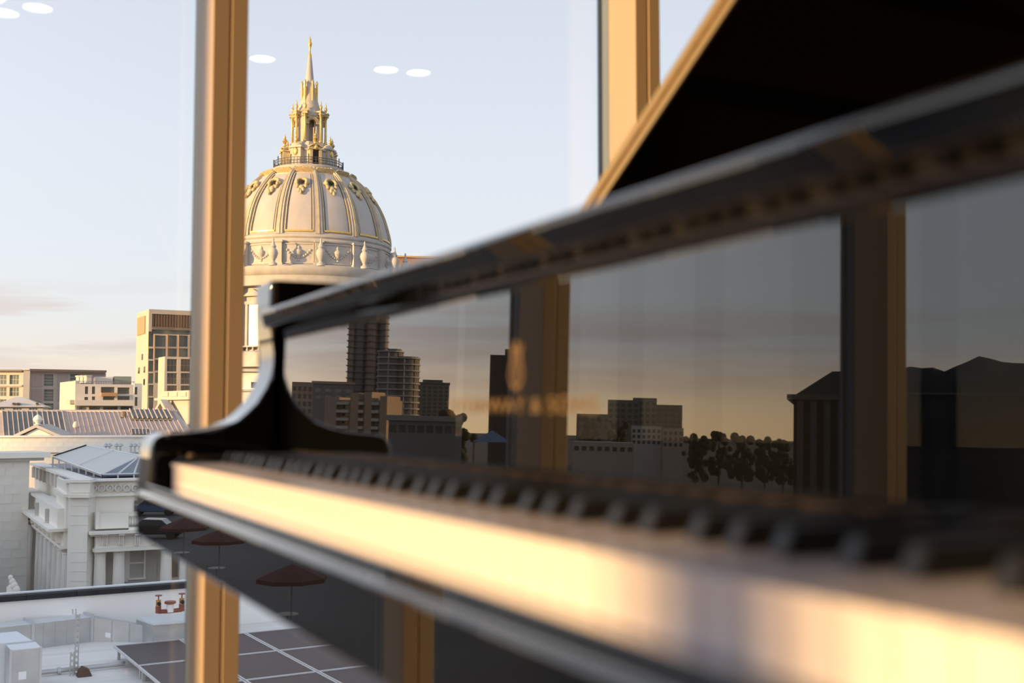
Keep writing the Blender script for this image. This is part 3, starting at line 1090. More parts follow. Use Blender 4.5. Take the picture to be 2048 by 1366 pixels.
axial('lantern_roof', [(30 * S, zd(238)), (30 * S, zd(230)), (28 * S, zd(228)), (26 * S, zd(222)), (24.5 * S, zd(221)), (23 * S, zd(214)), (20 * S, zd(213)), (18 * S, zd(205)), (15.5 * S, zd(204)), (14 * S, zd(196)), (11 * S, zd(190))], 'stone_rib', n=16, smooth=30)
around(MB().lathe([(.75, zd(342)), (.75, zd(232))], 10).build('lantern_core', 'stone_rib', None, smooth=40), hall, [0])
b = MB()
r5 = 15 * S
b.lathe([(.30, zd(206)), (.24, zd(200)), (.22, zd(170)), (.30, zd(168)), (.18, zd(165)), (.03, zd(162))], 10, Matrix.Translation((0, -r5, 0)))
b.box(-.14, .14, -r5, -r5 + .9, zd(200), zd(176))
around(b.build('scroll_buttress', 'gilding', None, smooth=40), hall, [k * 60 + 25 for k in range(6)])
axial('spire', [(13 * S, zd(200)), (11 * S, zd(192)), (10 * S, zd(186)), (9.6 * S, zd(165)), (8.6 * S, zd(160)), (4.2 * S, zd(118)), (3.2 * S, zd(114))], 'stone_dome', n=16, smooth=30)
axial('spire_finial', [(3.6 * S, zd(115)), (3.8 * S, zd(111)), (2.0 * S, zd(106)), (1.8 * S, zd(97)), (3.4 * S, zd(91)), (4.3 * S, zd(87)), (2.2 * S, zd(83)), (2.9 * S, zd(80)), (1.2 * S, zd(77)), (.3 * S, zd(71.5))], 'gilding', n=14, smooth=50)

# ================================================================== BUILDINGS SEEN THROUGH THE LEFT PANE
# --- glass midrise with brown louvres
mid = empty('glass_midrise', at(337, 830, 262).xy.to_3d() + Vector((0, 0, GZ)), 'tall beige midrise with brown louvres and blue glass grid', 'building')
F = Facade(294.6, 258, 402, 264)
R = lambda *a: F.rect(*a)
cells = []
for x0, x1 in ((310, 331), (336, 353.6), (358, 375.5), (380, 397)):
    for y0, y1 in ((671, 693.5), (697, 716), (720, 741), (745, 766)):
        cells.append(R(x0, y0, x1, y1))
cells.append(R(303.5, 660, 399, 669))
cells += [R(297, y0, 307, y1) for y0, y1 in ((663, 693), (697, 718), (721.5, 743), (746.5, 767), (770, 792), (795, 822))]
s0, z1 = F.sz(294.6, 618)
sE = F.sz(402, 700)[0]
walls(F, 0, sE, GZ, z1, 13, cells + [R(304, 629.5, 399, 658)], .5, 'render_beige', ['pane_blue', 'pane_blue', 'pane_green'], mid, 'wall')
for k in range(17):
    x = 304.5 + k * 5.6
    F.pbox('louver_slat', 'louver_brown', mid, x, 630, x + 3.9, 655, -.42, -.1)
F.pbox('louver_sill', 'trim_brown', mid, 303, 655.2, 399, 658.4, -.4, .25)
for x in (307.6, 333.4, 355.6, 377.5):
    F.pbox('fin', 'louver_tan', mid, x, 669, x + 1.5, 742, -.05, .35)
G = Facade(F.pt(0, 0, -13), F.pt(0, 0, 0))          # sunlit flank
G.pbox('flank_louver', 'louver_tan', mid, 276, 634, 291, 669, 0, .2)
for x, y in ((283.5, 708), (277, 735), (288, 733), (287.5, 758)):
    G.pbox('flank_window', 'pane_dark', mid, x, y, x + 2.5, y + 12, -.1, .12)
# --- lower dark-windowed block in front of it
blk = empty('office_block', at(355, 830, 232).xy.to_3d() + Vector((0, 0, GZ)), 'low beige office block with dark gridded windows before the midrise', 'building')
F = Facade(327.5, 228, 405, 232)
cells = [R2 for y0, y1 in ((718, 743), (746, 768), (771, 792), (795, 815)) for R2 in (F.rect(334, y0, 354, y1), F.rect(361.5, y0, 381, y1), F.rect(386, y0, 402, y1))]
walls(F, 0, F.sz(405, 800)[0], GZ, F.sz(330, 713)[1], 5, cells, .4, 'render_beige', 'pane_dark', blk, 'wall', bars=(3, 2), barmat='trim_brown')
# --- classical gable in sunlight in front of the block
gab = empty('stone_gable', at(350, 850, 140).xy.to_3d() + Vector((0, 0, GZ)), 'sunlit stone gable end with parapet below the office block', 'building')
F = Facade(320, 150, 420, 138)
F.box('wall', 'stone_pale', gab, 0, F.L, GZ, F.sz(330, 797)[1], -3, 0)
F.pbox('parapet', 'stone_pale', gab, 320, 781, 424, 796, -3, .3)
F.pbox('cornice', 'stone_pale', gab, 319, 795, 424, 799.5, -3, .7)
for k in range(5):
    x = 329 + k * 18
    F.pbox('parapet_panel', 'render_beige', gab, x, 784.5, x + 13, 793, .25, .42)
b = MB()
def rake(x0, y0, x1, y1, w, d0, d1):
    (sa, za), (sb, zb_) = F.sz(x0, y0), F.sz(x1, y1)
    poly = [(sa, za), (sb, zb_), (sb, zb_ - w), (sa, za - w)]
    m = MB()
    m.v = [tuple(F.pt(s, z, d0)) for s, z in poly] + [tuple(F.pt(s, z, d1)) for s, z in poly]
    m.f = [(0, 1, 2, 3), (7, 6, 5, 4), (0, 4, 5, 1), (1, 5, 6, 2), (2, 6, 7, 3), (3, 7, 4, 0)]
    return m
rake(345, 799, 384, 866, .55, .5, 1.6).build('raking_cornice', 'stone_pale', gab)
rake(345, 799, 322, 838, .45, .5, 1.6).build('raking_cornice', 'stone_pale', gab)

# --- beige low-rise with balconies
bei = empty('beige_lowrise', at(200, 830, 205).xy.to_3d() + Vector((0, 0, GZ)), 'cream low-rise with balconies and chimneys left of the midrise', 'building')
F = Facade(150, 196, 266.5, 199.6)
rc = [F.rect(*q) for q in ((170, 773, 176, 788), (184, 773, 190, 788), (202, 774, 229, 786), (235, 775, 259, 788), (169, 794, 176, 800), (184, 793, 190, 800), (206, 793, 229, 800), (235, 792, 259, 800),
                           (153, 813, 173, 828.5), (178, 813, 200, 828.5), (206, 813, 235, 828.5), (241, 813, 264, 828.5))]
walls(F, 0, F.L, GZ, F.sz(152, 768)[1], 14, rc, .5, 'render_white', ['pane_dark', 'pane_green', 'pane_dark'], bei, 'wall', bars=(2, 1), barmat='trim_brown')
F.pbox('balcony', 'wood_rail', bei, 202, 785.5, 233, 792.5, 0, 1.4)
F.pbox('terrace_parapet', 'render_white', bei, 149.5, 800.5, 266, 811.5, 0, 1.6)
G = Facade(119, 208, 150, 196)
G.box('flank_wall', 'render_white', bei, 0, G.L, GZ, G.sz(130, 764)[1], -.6, .05)
G.pbox('flank_box', 'render_beige', bei, 142, 800, 150, 808, 0, .8)
for x in (126, 133.5, 141):
    G.pbox('chimney', 'render_white', bei, x, 752.5, x + 5.5, 766, -3, -2.2)
    G.pbox('chimney_cap', 'render_beige', bei, x - .5, 750.5, x + 6, 753, -3.1, -2.1)
F.pbox('penthouse', 'render_white', bei, 193, 752, 229, 769, -12, -5)
F.pbox('penthouse', 'pane_green', bei, 232, 751, 267, 769, -12, -5)
for k in range(24):
    F.pbox('roof_rail_post', 'trim_brown', bei, 152 + k * 5, 763.5, 153 + k * 5, 769, -.4, -.3)
F.pbox('roof_rail', 'trim_brown', bei, 152, 762.6, 270, 763.6, -.4, -.3)
wing = empty('grey_side_wing', at(275, 830, 212).xy.to_3d() + Vector((0, 0, GZ)), 'narrow grey wing between the cream low-rise and the midrise', 'building')
F = Facade(267.3, 216, 283, 217)
walls(F, 0, F.L, GZ, F.sz(275, 767)[1], 6, [F.rect(269.5, 774, 275, 789), F.rect(269.5, 794, 275, 812)], .4, 'stone_grey', 'pane_dark', wing, 'wall')

# --- long grey-pink block at the left edge
lon = empty('long_apartment_block', at(110, 830, 290).xy.to_3d() + Vector((0, 0, GZ)), 'long grey and pink apartment block on the left skyline', 'building')
F = Facade(57, 290, 210, 300)
rc = [F.rect(x, y0, x + 18.5, y1) for x in (88, 140) for y0, y1 in ((748.5, 772), (779, 802), (807, 825))]
walls(F, 0, F.L, GZ, F.sz(60, 744)[1], 9, rc, .5, 'render_beige', 'pane_green', lon, 'wall', bars=(1, 4), barmat='render_white')
for x0, x1 in ((63, 84), (115, 136), (164, 207)):
    for y0, y1 in ((747.5, 773), (778, 803), (808, 826)):
        F.pbox('pink_panel', 'render_pink', lon, x0, y0, x1, y1, 0, .15)
F.pbox('eaves', 'trim_brown', lon, 56, 739.5, 211, 744, -8, 1.2)
F.pbox('frieze_band', 'render_beige', lon, 57, 744, 210, 746.5, 0, .5)
F2 = Facade(-20, 286, 45, 286)
rc = [F2.rect(x, y0, x + 19, y1) for x in (-6, 19) for y0, y1 in ((750, 768.5), (775, 792), (799, 816))]
whi = empty('white_apartment_block', at(15, 830, 288).xy.to_3d() + Vector((0, 0, GZ)), 'white block with large paired windows at the left frame edge', 'building')
walls(F2, 0, F2.L, GZ, F2.sz(10, 743)[1], 8, rc, .5, 'render_white', 'pane_green', whi, 'wall', bars=(3, 2), barmat='render_white')
F2.pbox('eaves', 'trim_brown', whi, -22, 739.5, 47, 743.2, -6, 1.0)
F2.pbox('string_course', 'render_beige', whi, -20, 770, 45, 773, 0, .4)
cor = empty('stair_tower', at(51, 830, 287).xy.to_3d() + Vector((0, 0, GZ)), 'plain pale stair tower between the white and the pink blocks', 'building')
F3 = Facade(45.2, 281, 57.5, 281.5)
F3.box('wall', 'render_white', cor, 0, F3.L, GZ, F3.sz(50, 739)[1], -3, 0)
F3.pbox('roof_cap', 'stone_grey', cor, 44.5, 737.5, 59, 740, -3, .4)
# --- small hipped white house in front
sml = empty('white_hipped_house', at(40, 830, 170).xy.to_3d() + Vector((0, 0, GZ)), 'small white house with hipped roof below the long block', 'house')
F = Facade(-15, 170, 85, 172)
rc = [F.rect(x, 816.5, x + 17, 828) for x in (-8, 26, 58)]
walls(F, 0, F.L, GZ, F.sz(20, 814)[1], 9, rc, .3, 'render_white', 'pane_green', sml, 'wall', bars=(3, 1), barmat='render_white')
m = MB()
zt, ze = F.sz(40, 793)[1], F.sz(40, 814)[1]
q = [F.pt(-.5, ze, .6), F.pt(F.L + .5, ze, .6), F.pt(F.L + .5, ze, -9.6), F.pt(-.5, ze, -9.6), F.pt(2.6, zt, -4), F.pt(F.L - 3.2, zt, -4)]
m.v = [tuple(p) for p in q]
m.f = [(0, 1, 5, 4), (1, 2, 5), (2, 3, 4, 5), (3, 0, 4), (0, 3, 2, 1)]
m.build('hipped_roof', 'render_white', sml)
for x in (25, 34, 72):
    F.pbox('roof_vent', 'pane_dark', sml, x, 805.5, x + 6, 809, -1, .3)

# --- metal roof with glazed strips on the near hall
FZ = Facade(-40, 112, 392, 112)
roof = empty('seamed_metal_roof', at(170, 850, 112).xy.to_3d() + Vector((0, 0, -3)), 'pink standing seam metal roof with glazed skylight strips', 'roof')
def slope(px, t, lift=0.0):
    """point on the roof slope: t 0 at eave .. 1 at ridge"""
    d = 112.5 + 22 * t
    z = -1.45 + 2.65 * t + lift
    e = at(px, 830, d)
    return Vector((e.x, e.y, z))
def slope_quad(name, material, xa0, xa1, xb0, xb1, t0, t1, th, parent, base=0.0):
    m = MB()
    q = [(xa0, t0), (xa1, t0), (xb1, t1), (xb0, t1)]
    m.v = [tuple(slope(x, t, base)) for x, t in q] + [tuple(slope(x, t, base + th)) for x, t in q]
    m.f = [(3, 2, 1, 0), (4, 5, 6, 7), (0, 1, 5, 4), (1, 2, 6, 5), (2, 3, 7, 6), (3, 0, 4, 7)]
    return m.build(name, material, parent)
slope_quad('roof_sheet', 'roof_metal', -60, 400, -70, 352, -.05, 1.0, -.4, roof)
gl = slope_quad('glazed_strip', 'roof_glass', 9, 135, 4, 124, .02, .97, .06, roof)
for k in range(13):
    xa, xb = 9 + 10.5 * k, 4 + 10 * k
    slope_quad('glazing_bar', 'roof_bar', xa - .9, xa + .9, xb - .9, xb + .9, .02, .97, .16, roof, .05)
for k in range(24):
    xa, xb = 145 + 10 * k, 134 + 9.2 * k
    slope_quad('seam', 'roof_metal', xa - .6, xa + .6, xb - .6, xb + .6, .0, .98, .12, roof)
sk = slope_quad('skylight', 'roof_glass', 266, 345, 259, 335, .62, .98, .28, roof, .05)
for k in range(9):
    xa, xb = 266 + 9.8 * k, 259 + 9.4 * k
    slope_quad('glazing_bar', 'roof_bar', xa - .9, xa + .9, xb - .9, xb + .9, .60, .99, .14, roof, .32)
slope_quad('skylight', 'roof_glass', 264, 302, 262, 300, .04, .20, .28, roof, .05)
for k in range(6):
    slope_quad('glazing_bar', 'roof_bar', 264 + 7.4 * k, 265.5 + 7.4 * k, 262 + 7.4 * k, 263.5 + 7.4 * k, .03, .21, .10, roof, .32)
slope_quad('ridge_cap', 'roof_bar', -60, 355, -60, 352, .97, 1.02, .18, roof)
p = slope(152, .35)
MB().ball((p.x, p.y, p.z + .25), .3, .3, .45, 10, 6).build('roof_vent', 'render_white', roof, smooth=50)
p = slope(247, .75)
MB().tube((p.x, p.y, p.z), (p.x, p.y, p.z + .7), .3, n=10).build('roof_vent', 'trim_brown', roof)
# small gable on the parapet
gbl = empty('small_roof_gable', at(77, 870, 103).xy.to_3d() + Vector((0, 0, -2)), 'small pale gable on the stone parapet before the glazed strip', 'gable')
F = Facade(0, 110.8, 300, 110.8)
sa, zb_ = F.sz(38, 876); sb = F.sz(118, 876)[0]; smid, zt = F.sz(76, 857)
m = MB()
m.v = [tuple(F.pt(s, z, d)) for d in (.2, -3) for s, z in ((sa, zb_), (sb, zb_), (smid, zt))]
m.f = [(0, 1, 2), (5, 4, 3), (0, 3, 4, 1), (1, 4, 5, 2), (2, 5, 3, 0)]
m.build('gable_wall', 'stone_grey', gbl)
for a_, b_ in (((sa - .3, zb_), (smid, zt + .1)), ((sb + .3, zb_), (smid, zt + .1))):
    m = MB()
    poly = [a_, b_, (b_[0], b_[1] + .3), (a_[0], a_[1] + .3)]
    m.v = [tuple(F.pt(s, z, .55)) for s, z in poly] + [tuple(F.pt(s, z, -3)) for s, z in poly]
    m.f = [(0, 1, 2, 3), (7, 6, 5, 4), (0, 4, 5, 1), (1, 5, 6, 2), (2, 6, 7, 3), (3, 7, 4, 0)]
    m.build('raking_cornice', 'stone_pale', gbl)
c = F.pt(smid, zt + .35, .1)
MB().lathe([(.35, 0), (.2, .15), (.45, .5), (.3, .8), (.05, 1.0)], 10, Matrix.Translation(c)).build('acroterion', 'stone_grey', gbl, smooth=50)

# --- brown block whose roof shows right of the dome
brw = empty('brown_brick_block', at(830, 830, 400).xy.to_3d() + Vector((0, 0, GZ)), 'brown brick block whose top shows just right of the dome drum', 'building')
F = Facade(772, 400, 900, 404)
F.box('wall', 'brick_brown', brw, 0, F.L, GZ, F.sz(800, 515)[1], -20, 0)
F.pbox('roof_edge', 'louver_tan', brw, 770, 512.5, 902, 516, -20, .6)

# --- classical opera house wing: long parapet, plain wall, corner pavilion
wingm = empty('stone_parapet_wing', at(120, 900, 102).xy.to_3d() + Vector((0, 0, GZ)), 'long grey stone wing with plain parapet behind the pavilion', 'building')
F = Facade(-60, 108.5, 420, 110.5)
F.box('wall', 'stone_grey', wingm, 0, F.L, GZ, F.sz(100, 905)[1], -3, -.6)
zt, zm = F.sz(150, 873)[1], F.sz(150, 905)[1]
nB = 22
for row in range(3):
    zb0, zb1 = zm + (zt - zm) * row / 3, zm + (zt - zm) * (row + 1) / 3
    for k in range(nB):
        sA, sB = F.L * (k + (.5 if row % 2 else 0)) / nB, F.L * (k + 1 + (.5 if row % 2 else 0)) / nB
        F.box('parapet_block', 'stone_grey', wingm, sA + .008, min(sB, F.L) - .008, zb0 + .008, zb1 - .008, -1.2, -random.uniform(0, .02))
F.box('parapet_core', 'stone_grey', wingm, 0, F.L, zm, zt, -1.1, -.03)
F.pbox('coping', 'stone_grey', wingm, -58, 871, 418, 874.5, -1.4, .25)
lw = empty('plain_stone_flank', at(20, 1040, 92).xy.to_3d() + Vector((0, 0, GZ)), 'plain grey ashlar wall at the left frame edge under a flat cornice', 'wall')
F = Facade(-70, 92, 62, 95)
zt = F.sz(20, 916)[1]
zbm = F.sz(20, 1190)[1]
rows = 15
for row in range(rows):
    zb0, zb1 = zbm + (zt - zbm) * row / rows, zbm + (zt - zbm) * (row + 1) / rows
    for k in range(4):
        o_ = .5 if row % 2 else 0
        sA, sB = F.L * max(0, k - o_) / 4, F.L * min(4, k + 1 - o_) / 4
        F.box('ashlar_block', 'stone_grey', lw, sA + .008, sB - .008, zb0 + .008, zb1 - .008, -3, -random.uniform(0, .03))
F.box('wall_core', 'stone_grey', lw, 0, F.L, GZ, zt, -3, -.04)
F.box('cornice', 'stone_grey', lw, -.5, F.L * 1.28, zt, F.sz(20, 905)[1], -4, .9)
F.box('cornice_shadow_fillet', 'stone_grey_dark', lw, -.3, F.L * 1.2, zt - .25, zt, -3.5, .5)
# foreground bit of carved ornament at the foot of the flank wall
orn = empty('carved_antefix', at(27, 1180, 60).xy.to_3d() + Vector((0, 0, -9.5)), 'carved stone scroll ornament at the lower left above the white parapet', 'ornament')
for k, (x, y, rr_) in enumerate(((21, 1156, .13), (24.5, 1164, .16), (28, 1172, .19), (32, 1181, .21), (22, 1174, .14), (26, 1186, .2))):
    p = at(x, y, 60)
    MB().ball(p, rr_, rr_, rr_ * 1.3, 10, 6).build('scroll', 'stone_grey', orn, smooth=60)
p = at(20, 1172, 60); q_ = at(24, 1196, 60)
MB().tube(p, q_, .18, .3, 8).build('stem', 'stone_grey', orn, smooth=50)

# --- corner pavilion
pav = empty('colonnaded_pavilion', at(180, 1100, 80).xy.to_3d() + Vector((0, 0, GZ)), 'grey classical corner pavilion with columns and triglyph frieze', 'building')
PD = 78.0
F = Facade(180, PD, 420, PD + 3.5)               # right-hand front
LF = Facade(52, 106, 141, PD + 1.5)              # receding left-hand front
def zz(y, d=PD): return at(180, y, d).z
z_top, z_fr, z_mould, z_par, z_cor, z_ent, z_cap, z_low = zz(961), zz(988), zz(993), zz(1025), zz(1058), zz(1066), zz(1098), GZ
# attic block
F.box('attic_wall', 'stone_grey', pav, -1.3, F.L, zz(1058), z_mould, -9, -.9)
F.box('attic_moulding', 'stone_grey', pav, -1.5, F.L, zz(995), zz(989), -9, -.55)
F.box('attic_frieze', 'stone_grey', pav, -1.3, F.L, zz(989), zz(966), -9, -.8)
F.box('attic_coping', 'stone_grey', pav, -1.5, F.L, zz(966), zz(960), -1.6, -.5)
for k in range(9):                              # carved frieze rosettes
    x = 188 + k * 17
    s, z = F.sz(x, 977)
    M = Matrix.Translation(F.pt(s, z, -.8)) @ Matrix.Rotation(F.rot, 4, 'Z') @ Matrix.Rotation(PI / 2, 4, 'X')
    MB().lathe([(.27, 0), (.27, .22), (.18, .26), (.16, .08), (.07, .08), (.06, .28)], 12, M).build('rosette', 'stone_grey', pav, smooth=40)
F.pbox('attic_window', 'pane_green', pav, 272, 1003, 283, 1024, -.92, -.82)
LF.box('attic_wall', 'stone_grey', pav, 0, LF.L, zz(1062), zz(992, 82), -4, -.9)
LF.box('attic_frieze', 'stone_grey', pav, 0, LF.L + .6, zz(992, 80), zz(966), -4, -.7)
LF.box('attic_coping', 'stone_grey', pav, 0, LF.L + .9, zz(966), zz(960), -1.6, -.4)
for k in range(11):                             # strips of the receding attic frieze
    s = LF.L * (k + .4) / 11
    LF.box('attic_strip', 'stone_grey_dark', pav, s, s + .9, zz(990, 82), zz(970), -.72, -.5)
# corner pier
K = Facade(141, PD - .4, 180.5, PD - .4)
K.box('corner_pier', 'stone_grey', pav, 0, K.L, z_low, zz(963), -2.5, 0)
K.pbox('corner_frieze', 'stone_grey', pav, 141, 966, 181, 985, 0, .12)
K.pbox('corner_moulding', 'stone_grey', pav, 139, 989, 182.5, 995, -1, .35)
K.pbox('corner_coping', 'stone_grey', pav, 139.5, 959.5, 182, 965, -1, .25)
for y in (1012, 1031, 1050, 1105, 1124, 1143, 1162):
    K.pbox('joint', 'stone_grey_dark', pav, 141, y, 180.5, y + .7, 0, .015)
# roof terrace behind the attic and the glazed pyramid
MB().quad(LF.pt(0, zz(964), -1), K.pt(0, zz(964), -.5), K.pt(K.L, zz(964), -.5), F.pt(F.L, zz(964), -1), F.pt(F.L, zz(964), -14), LF.pt(0, zz(964), -16)).build('flat_roof', 'gravel', pav)
pyr = empty('glazed_roof_lantern', at(200, 940, 88).xy.to_3d() + Vector((0, 0, zz(964))), 'glass pyramid rooflight with pale and blue panes on the pavilion roof', 'skylight')
def Pz(px, py, d): return at(px, py, d)
a0, a1, a2, a3, a4 = Pz(106, 913, 97), Pz(173, 891, 99), Pz(281, 911, 92), Pz(204, 949, 82.5), Pz(300, 947, 83)
def slab(name, pts, material, th, parent):
    m = MB()
    n_ = len(pts)
    up_ = Vector((0, 0, th))
    m.v = [tuple(p) for p in pts] + [tuple(p - up_) for p in pts]
    m.f = [tuple(range(n_)), tuple(reversed(range(n_, 2 * n_)))] + [(k, n_ + k, n_ + (k + 1) % n_, (k + 1) % n_) for k in range(n_)]
    return m.build(name, material, parent)
mid_a, mid_b = a0.lerp(a3, .55), a1.lerp(a2, .52)
slab('pale_pane', [a0, mid_a, mid_b, a1], 'skylight_pale', .15, pyr)
slab('pale_pane', [mid_a, a3, a2, mid_b], 'skylight_pale', .15, pyr)
for k in range(3):
    slab('blue_pane', [a3.lerp(a4, k / 3), a3.lerp(a4, (k + 1) / 3), a2], 'skylight_blue', .15, pyr)
for p, q in ((a0, a3), (a3, a2), (a2, a1), (a3, a4), (a2, a4), (mid_a, mid_b), (a3.lerp(a4, 1 / 3), a2), (a3.lerp(a4, 2 / 3), a2)):
    MB().tube(p, q, .075, n=6).build('frame_bar', 'solar_frame', pyr)
MB().tube(a0, a1, .10, n=6).build('ridge_bar', 'coping', pyr)
for k in range(8):
    p = a0.lerp(a3, k / 7)
    MB().tube(p, p - Vector((0, 0, 1.0)), .06, n=6).build('curb_post', 'solar_frame', pyr)
for k in range(4):
    p = a3.lerp(a4, k / 3)
    MB().tube(p, p - Vector((0, 0, .8)), .06, n=6).build('curb_post', 'solar_frame', pyr)
for i_, x in enumerate((212, 219, 233, 241, 262, 270, 279)):                # little roof fans beyond the lantern
    p = at(x, 893, 106.0)
    v_ = empty('roof_fan', p - Vector((0, 0, .6)), ['leftmost', 'second', 'third', 'fourth', 'fifth', 'sixth', 'rightmost'][i_] + ' of the little grey vents on the far parapet', 'vent', 'little vents on the far parapet')
    MB().tube(p - Vector((0, 0, .6)), p + Vector((0, 0, .1)), .08, n=6).build('stem', 'galvanised', v_)
    MB().lathe([(.12, 0), (.28, .05), (.22, .2), (.05, .3)], 8, Matrix.Translation(p)).build('cowl', 'galvanised', v_, smooth=40)
# balustraded parapet in front of the attic wall
F.pbox('parapet_panel', 'stone_grey', pav, 196, 1026, 256, 1056, -.4, .35)
F.pbox('parapet_end', 'stone_grey', pav, 190, 1024, 197, 1057, -.5, .5)
F.pbox('parapet_rail', 'stone_grey', pav, 256, 1024.5, 400, 1028.5, -.3, .4)
F.pbox('parapet_base', 'stone_grey', pav, 256, 1051, 400, 1056.5, -.3, .45)
for k in range(18):
    x = 259.5 + k * 5.6
    if 296 < x < 306: continue
    s, _ = F.sz(x, 1040)
    M = Matrix.Translation(F.pt(s, 0, .05))
    MB().lathe([(.06, zz(1052)), (.10, zz(1048)), (.10, zz(1044)), (.04, zz(1036)), (.05, zz(1030)), (.08, zz(1028))], 8, M).build('baluster', 'stone_grey', pav, smooth=50)
F.pbox('parapet_panel', 'stone_grey', pav, 297, 1026, 305, 1056, -.4, .3)
# main cornice and triglyph entablature
F.pbox('cornice', 'stone_grey', pav, 176, 1057, 420, 1062, -1, 1.1)
F.pbox('bed_moulding', 'stone_grey', pav, 180, 1062, 420, 1066, -1, .75)
F.pbox('frieze', 'stone_grey', pav, 190, 1066, 420, 1090, -1, .3)
F.pbox('architrave', 'stone_grey', pav, 188, 1090, 420, 1098, -1, .45)
for k in range(8):
    x = 207 + k * 32
    F.pbox('mutule', 'stone_grey', pav, x - 5, 1064.5, x + 7, 1068, .3, 1.0)
    for j in range(3):
        F.pbox('triglyph_bar', 'stone_grey', pav, x - 4 + j * 3.6, 1069, x - 1.4 + j * 3.6, 1088, .28, .62)
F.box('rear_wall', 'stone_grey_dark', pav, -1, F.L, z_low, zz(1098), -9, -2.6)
def column(P, r, zb, zt, name='column'):
    b = MB()
    prof = [(r * 1.05, zb), (r * 1.0, zb + .6 * (zt - zb)), (r * .88, zt - .55), (r * .95, zt - .50), (r * .88, zt - .42), (r * 1.15, zt - .22), (r * 1.25, zt - .2)]
    k = 40
    i0 = len(b.v)
    for rr_, z in prof:
        for j in range(k):
            fl_ = 1 - (.06 if j % 2 else 0)
            a = 2 * PI * j / k
            b.v.append((P.x + rr_ * fl_ * math.cos(a), P.y + rr_ * fl_ * math.sin(a), z))
    for a in range(len(prof) - 1):
        for j in range(k):
            b.f.append((i0 + a * k + j, i0 + a * k + (j + 1) % k, i0 + (a + 1) * k + (j + 1) % k, i0 + (a + 1) * k + j))
    w = r * 1.3
    b.box(P.x - w, P.x + w, P.y - w, P.y + w, zt - .2, zt)
    return b.build(name, 'stone_grey', pav)
zc = zz(1098)
for x in (201, 239, 334, 372, 404):
    s, _ = F.sz(x, 1130)
    column(F.pt(s, 0, -.35), .41, -16.5, zc)
F.pbox('window_jamb', 'stone_grey', pav, 254, 1099, 266, 1172, -2.6, -2.2)
F.pbox('tall_window', 'pane_green', pav, 268, 1108, 297, 1163, -2.6, -2.45)
F.pbox('window_transom', 'stone_grey', pav, 266, 1132, 299, 1135, -2.6, -2.3)
F.pbox('window_head', 'stone_grey', pav, 264, 1103, 301, 1108, -2.6, -2.2)
F.pbox('window_sill', 'stone_grey', pav, 264, 1163, 301, 1167, -2.6, -2.1)
for x0 in (265, 297.5):
    F.pbox('window_architrave', 'stone_grey', pav, x0, 1108, x0 + 3.5, 1164, -2.6, -2.25)
F.pbox('tall_window', 'pane_blue', pav, 346, 1108, 368, 1163, -2.6, -2.45)
# receding left colonnade
zc2 = zz(1102)
LF.box('cornice', 'stone_grey', pav, -2, LF.L + .5, zz(1066), zz(1060), -1, 1.3)
LF.box('frieze', 'stone_grey', pav, -1, LF.L + .3, zz(1096), zz(1066), -1, .3)
LF.box('architrave', 'stone_grey', pav, -1, LF.L + .3, zc2, zz(1096), -1, .5)
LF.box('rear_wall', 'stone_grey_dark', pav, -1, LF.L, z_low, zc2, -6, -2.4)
nL = 11
for k in range(nL):
    s = LF.L * (k + .55) / nL
    column(LF.pt(s, 0, -.2), .42, -16.5, zc2)
    for j in range(3):
        LF.box('triglyph_bar', 'stone_grey', pav, s - .35 + j * .26, s - .17 + j * .26, zz(1093), zz(1069), .28, .6)
LF.box('parapet_panel', 'stone_grey', pav, LF.L * .55, LF.L + .2, zz(1060), zz(1020), -.5, .7)
LF.box('parapet_panel', 'stone_grey', pav, LF.L * .08, LF.L * .36, zz(1060), zz(1024), -.5, .7)
for k in range(2):
    s = LF.L * (.62 + .22 * k)
    LF.box('parapet_pier', 'stone_pale', pav, s, s + .35, zz(1058), zz(1030), .6, .95)
LF.box('parapet_rail', 'stone_grey', pav, LF.L * .36, LF.L * .55, zz(1026), zz(1020), -.3, .6)
for k in range(7):
    s = LF.L * (.375 + .025 * k)
    MB().lathe([(.07, zz(1058)), (.11, zz(1050)), (.05, zz(1036)), (.08, zz(1027))], 8, Matrix.Translation(LF.pt(s, 0, .2))).build('baluster', 'stone_grey', pav, smooth=50)

# ================================================================== THE ROOF BELOW THE WINDOW
RZ = -4.50
RA = math.radians(4.0)
RX = Vector((math.cos(RA), math.sin(RA), 0)); RY = Vector((-math.sin(RA), math.cos(RA), 0))
G0 = Vector((3.54, 26.69, 0))
RM = Matrix.Translation(G0) @ Matrix.Rotation(RA, 4, 'Z')
low = empty('lower_roof', (6, 20, GZ), 'pale flat membrane roof below the window', kind='structure')
MB().box(-3.6, 30, -21, 3.2, GZ, RZ, RM).build('roof_deck', 'roof_membrane', low)
par = empty('white_parapet', RM @ Vector((3, 2.9, RZ)), 'white parapet wall with dark metal coping at the roof edge', 'parapet')
MB().box(-3.6, 30, 2.75, 3.05, RZ, -3.48, RM).build('wall', 'white_wall', par)
for k in range(30):
    x = -3.6 + k * 1.1
    MB().box(x, x + 1.09, 2.66, 3.14, -3.48, -3.36, RM).build('coping_piece', 'coping', par)
MB().box(-3.6, 30, 2.98, 3.16, -3.36, -3.33, RM).build('coping_lip', 'galvanised_top', par)
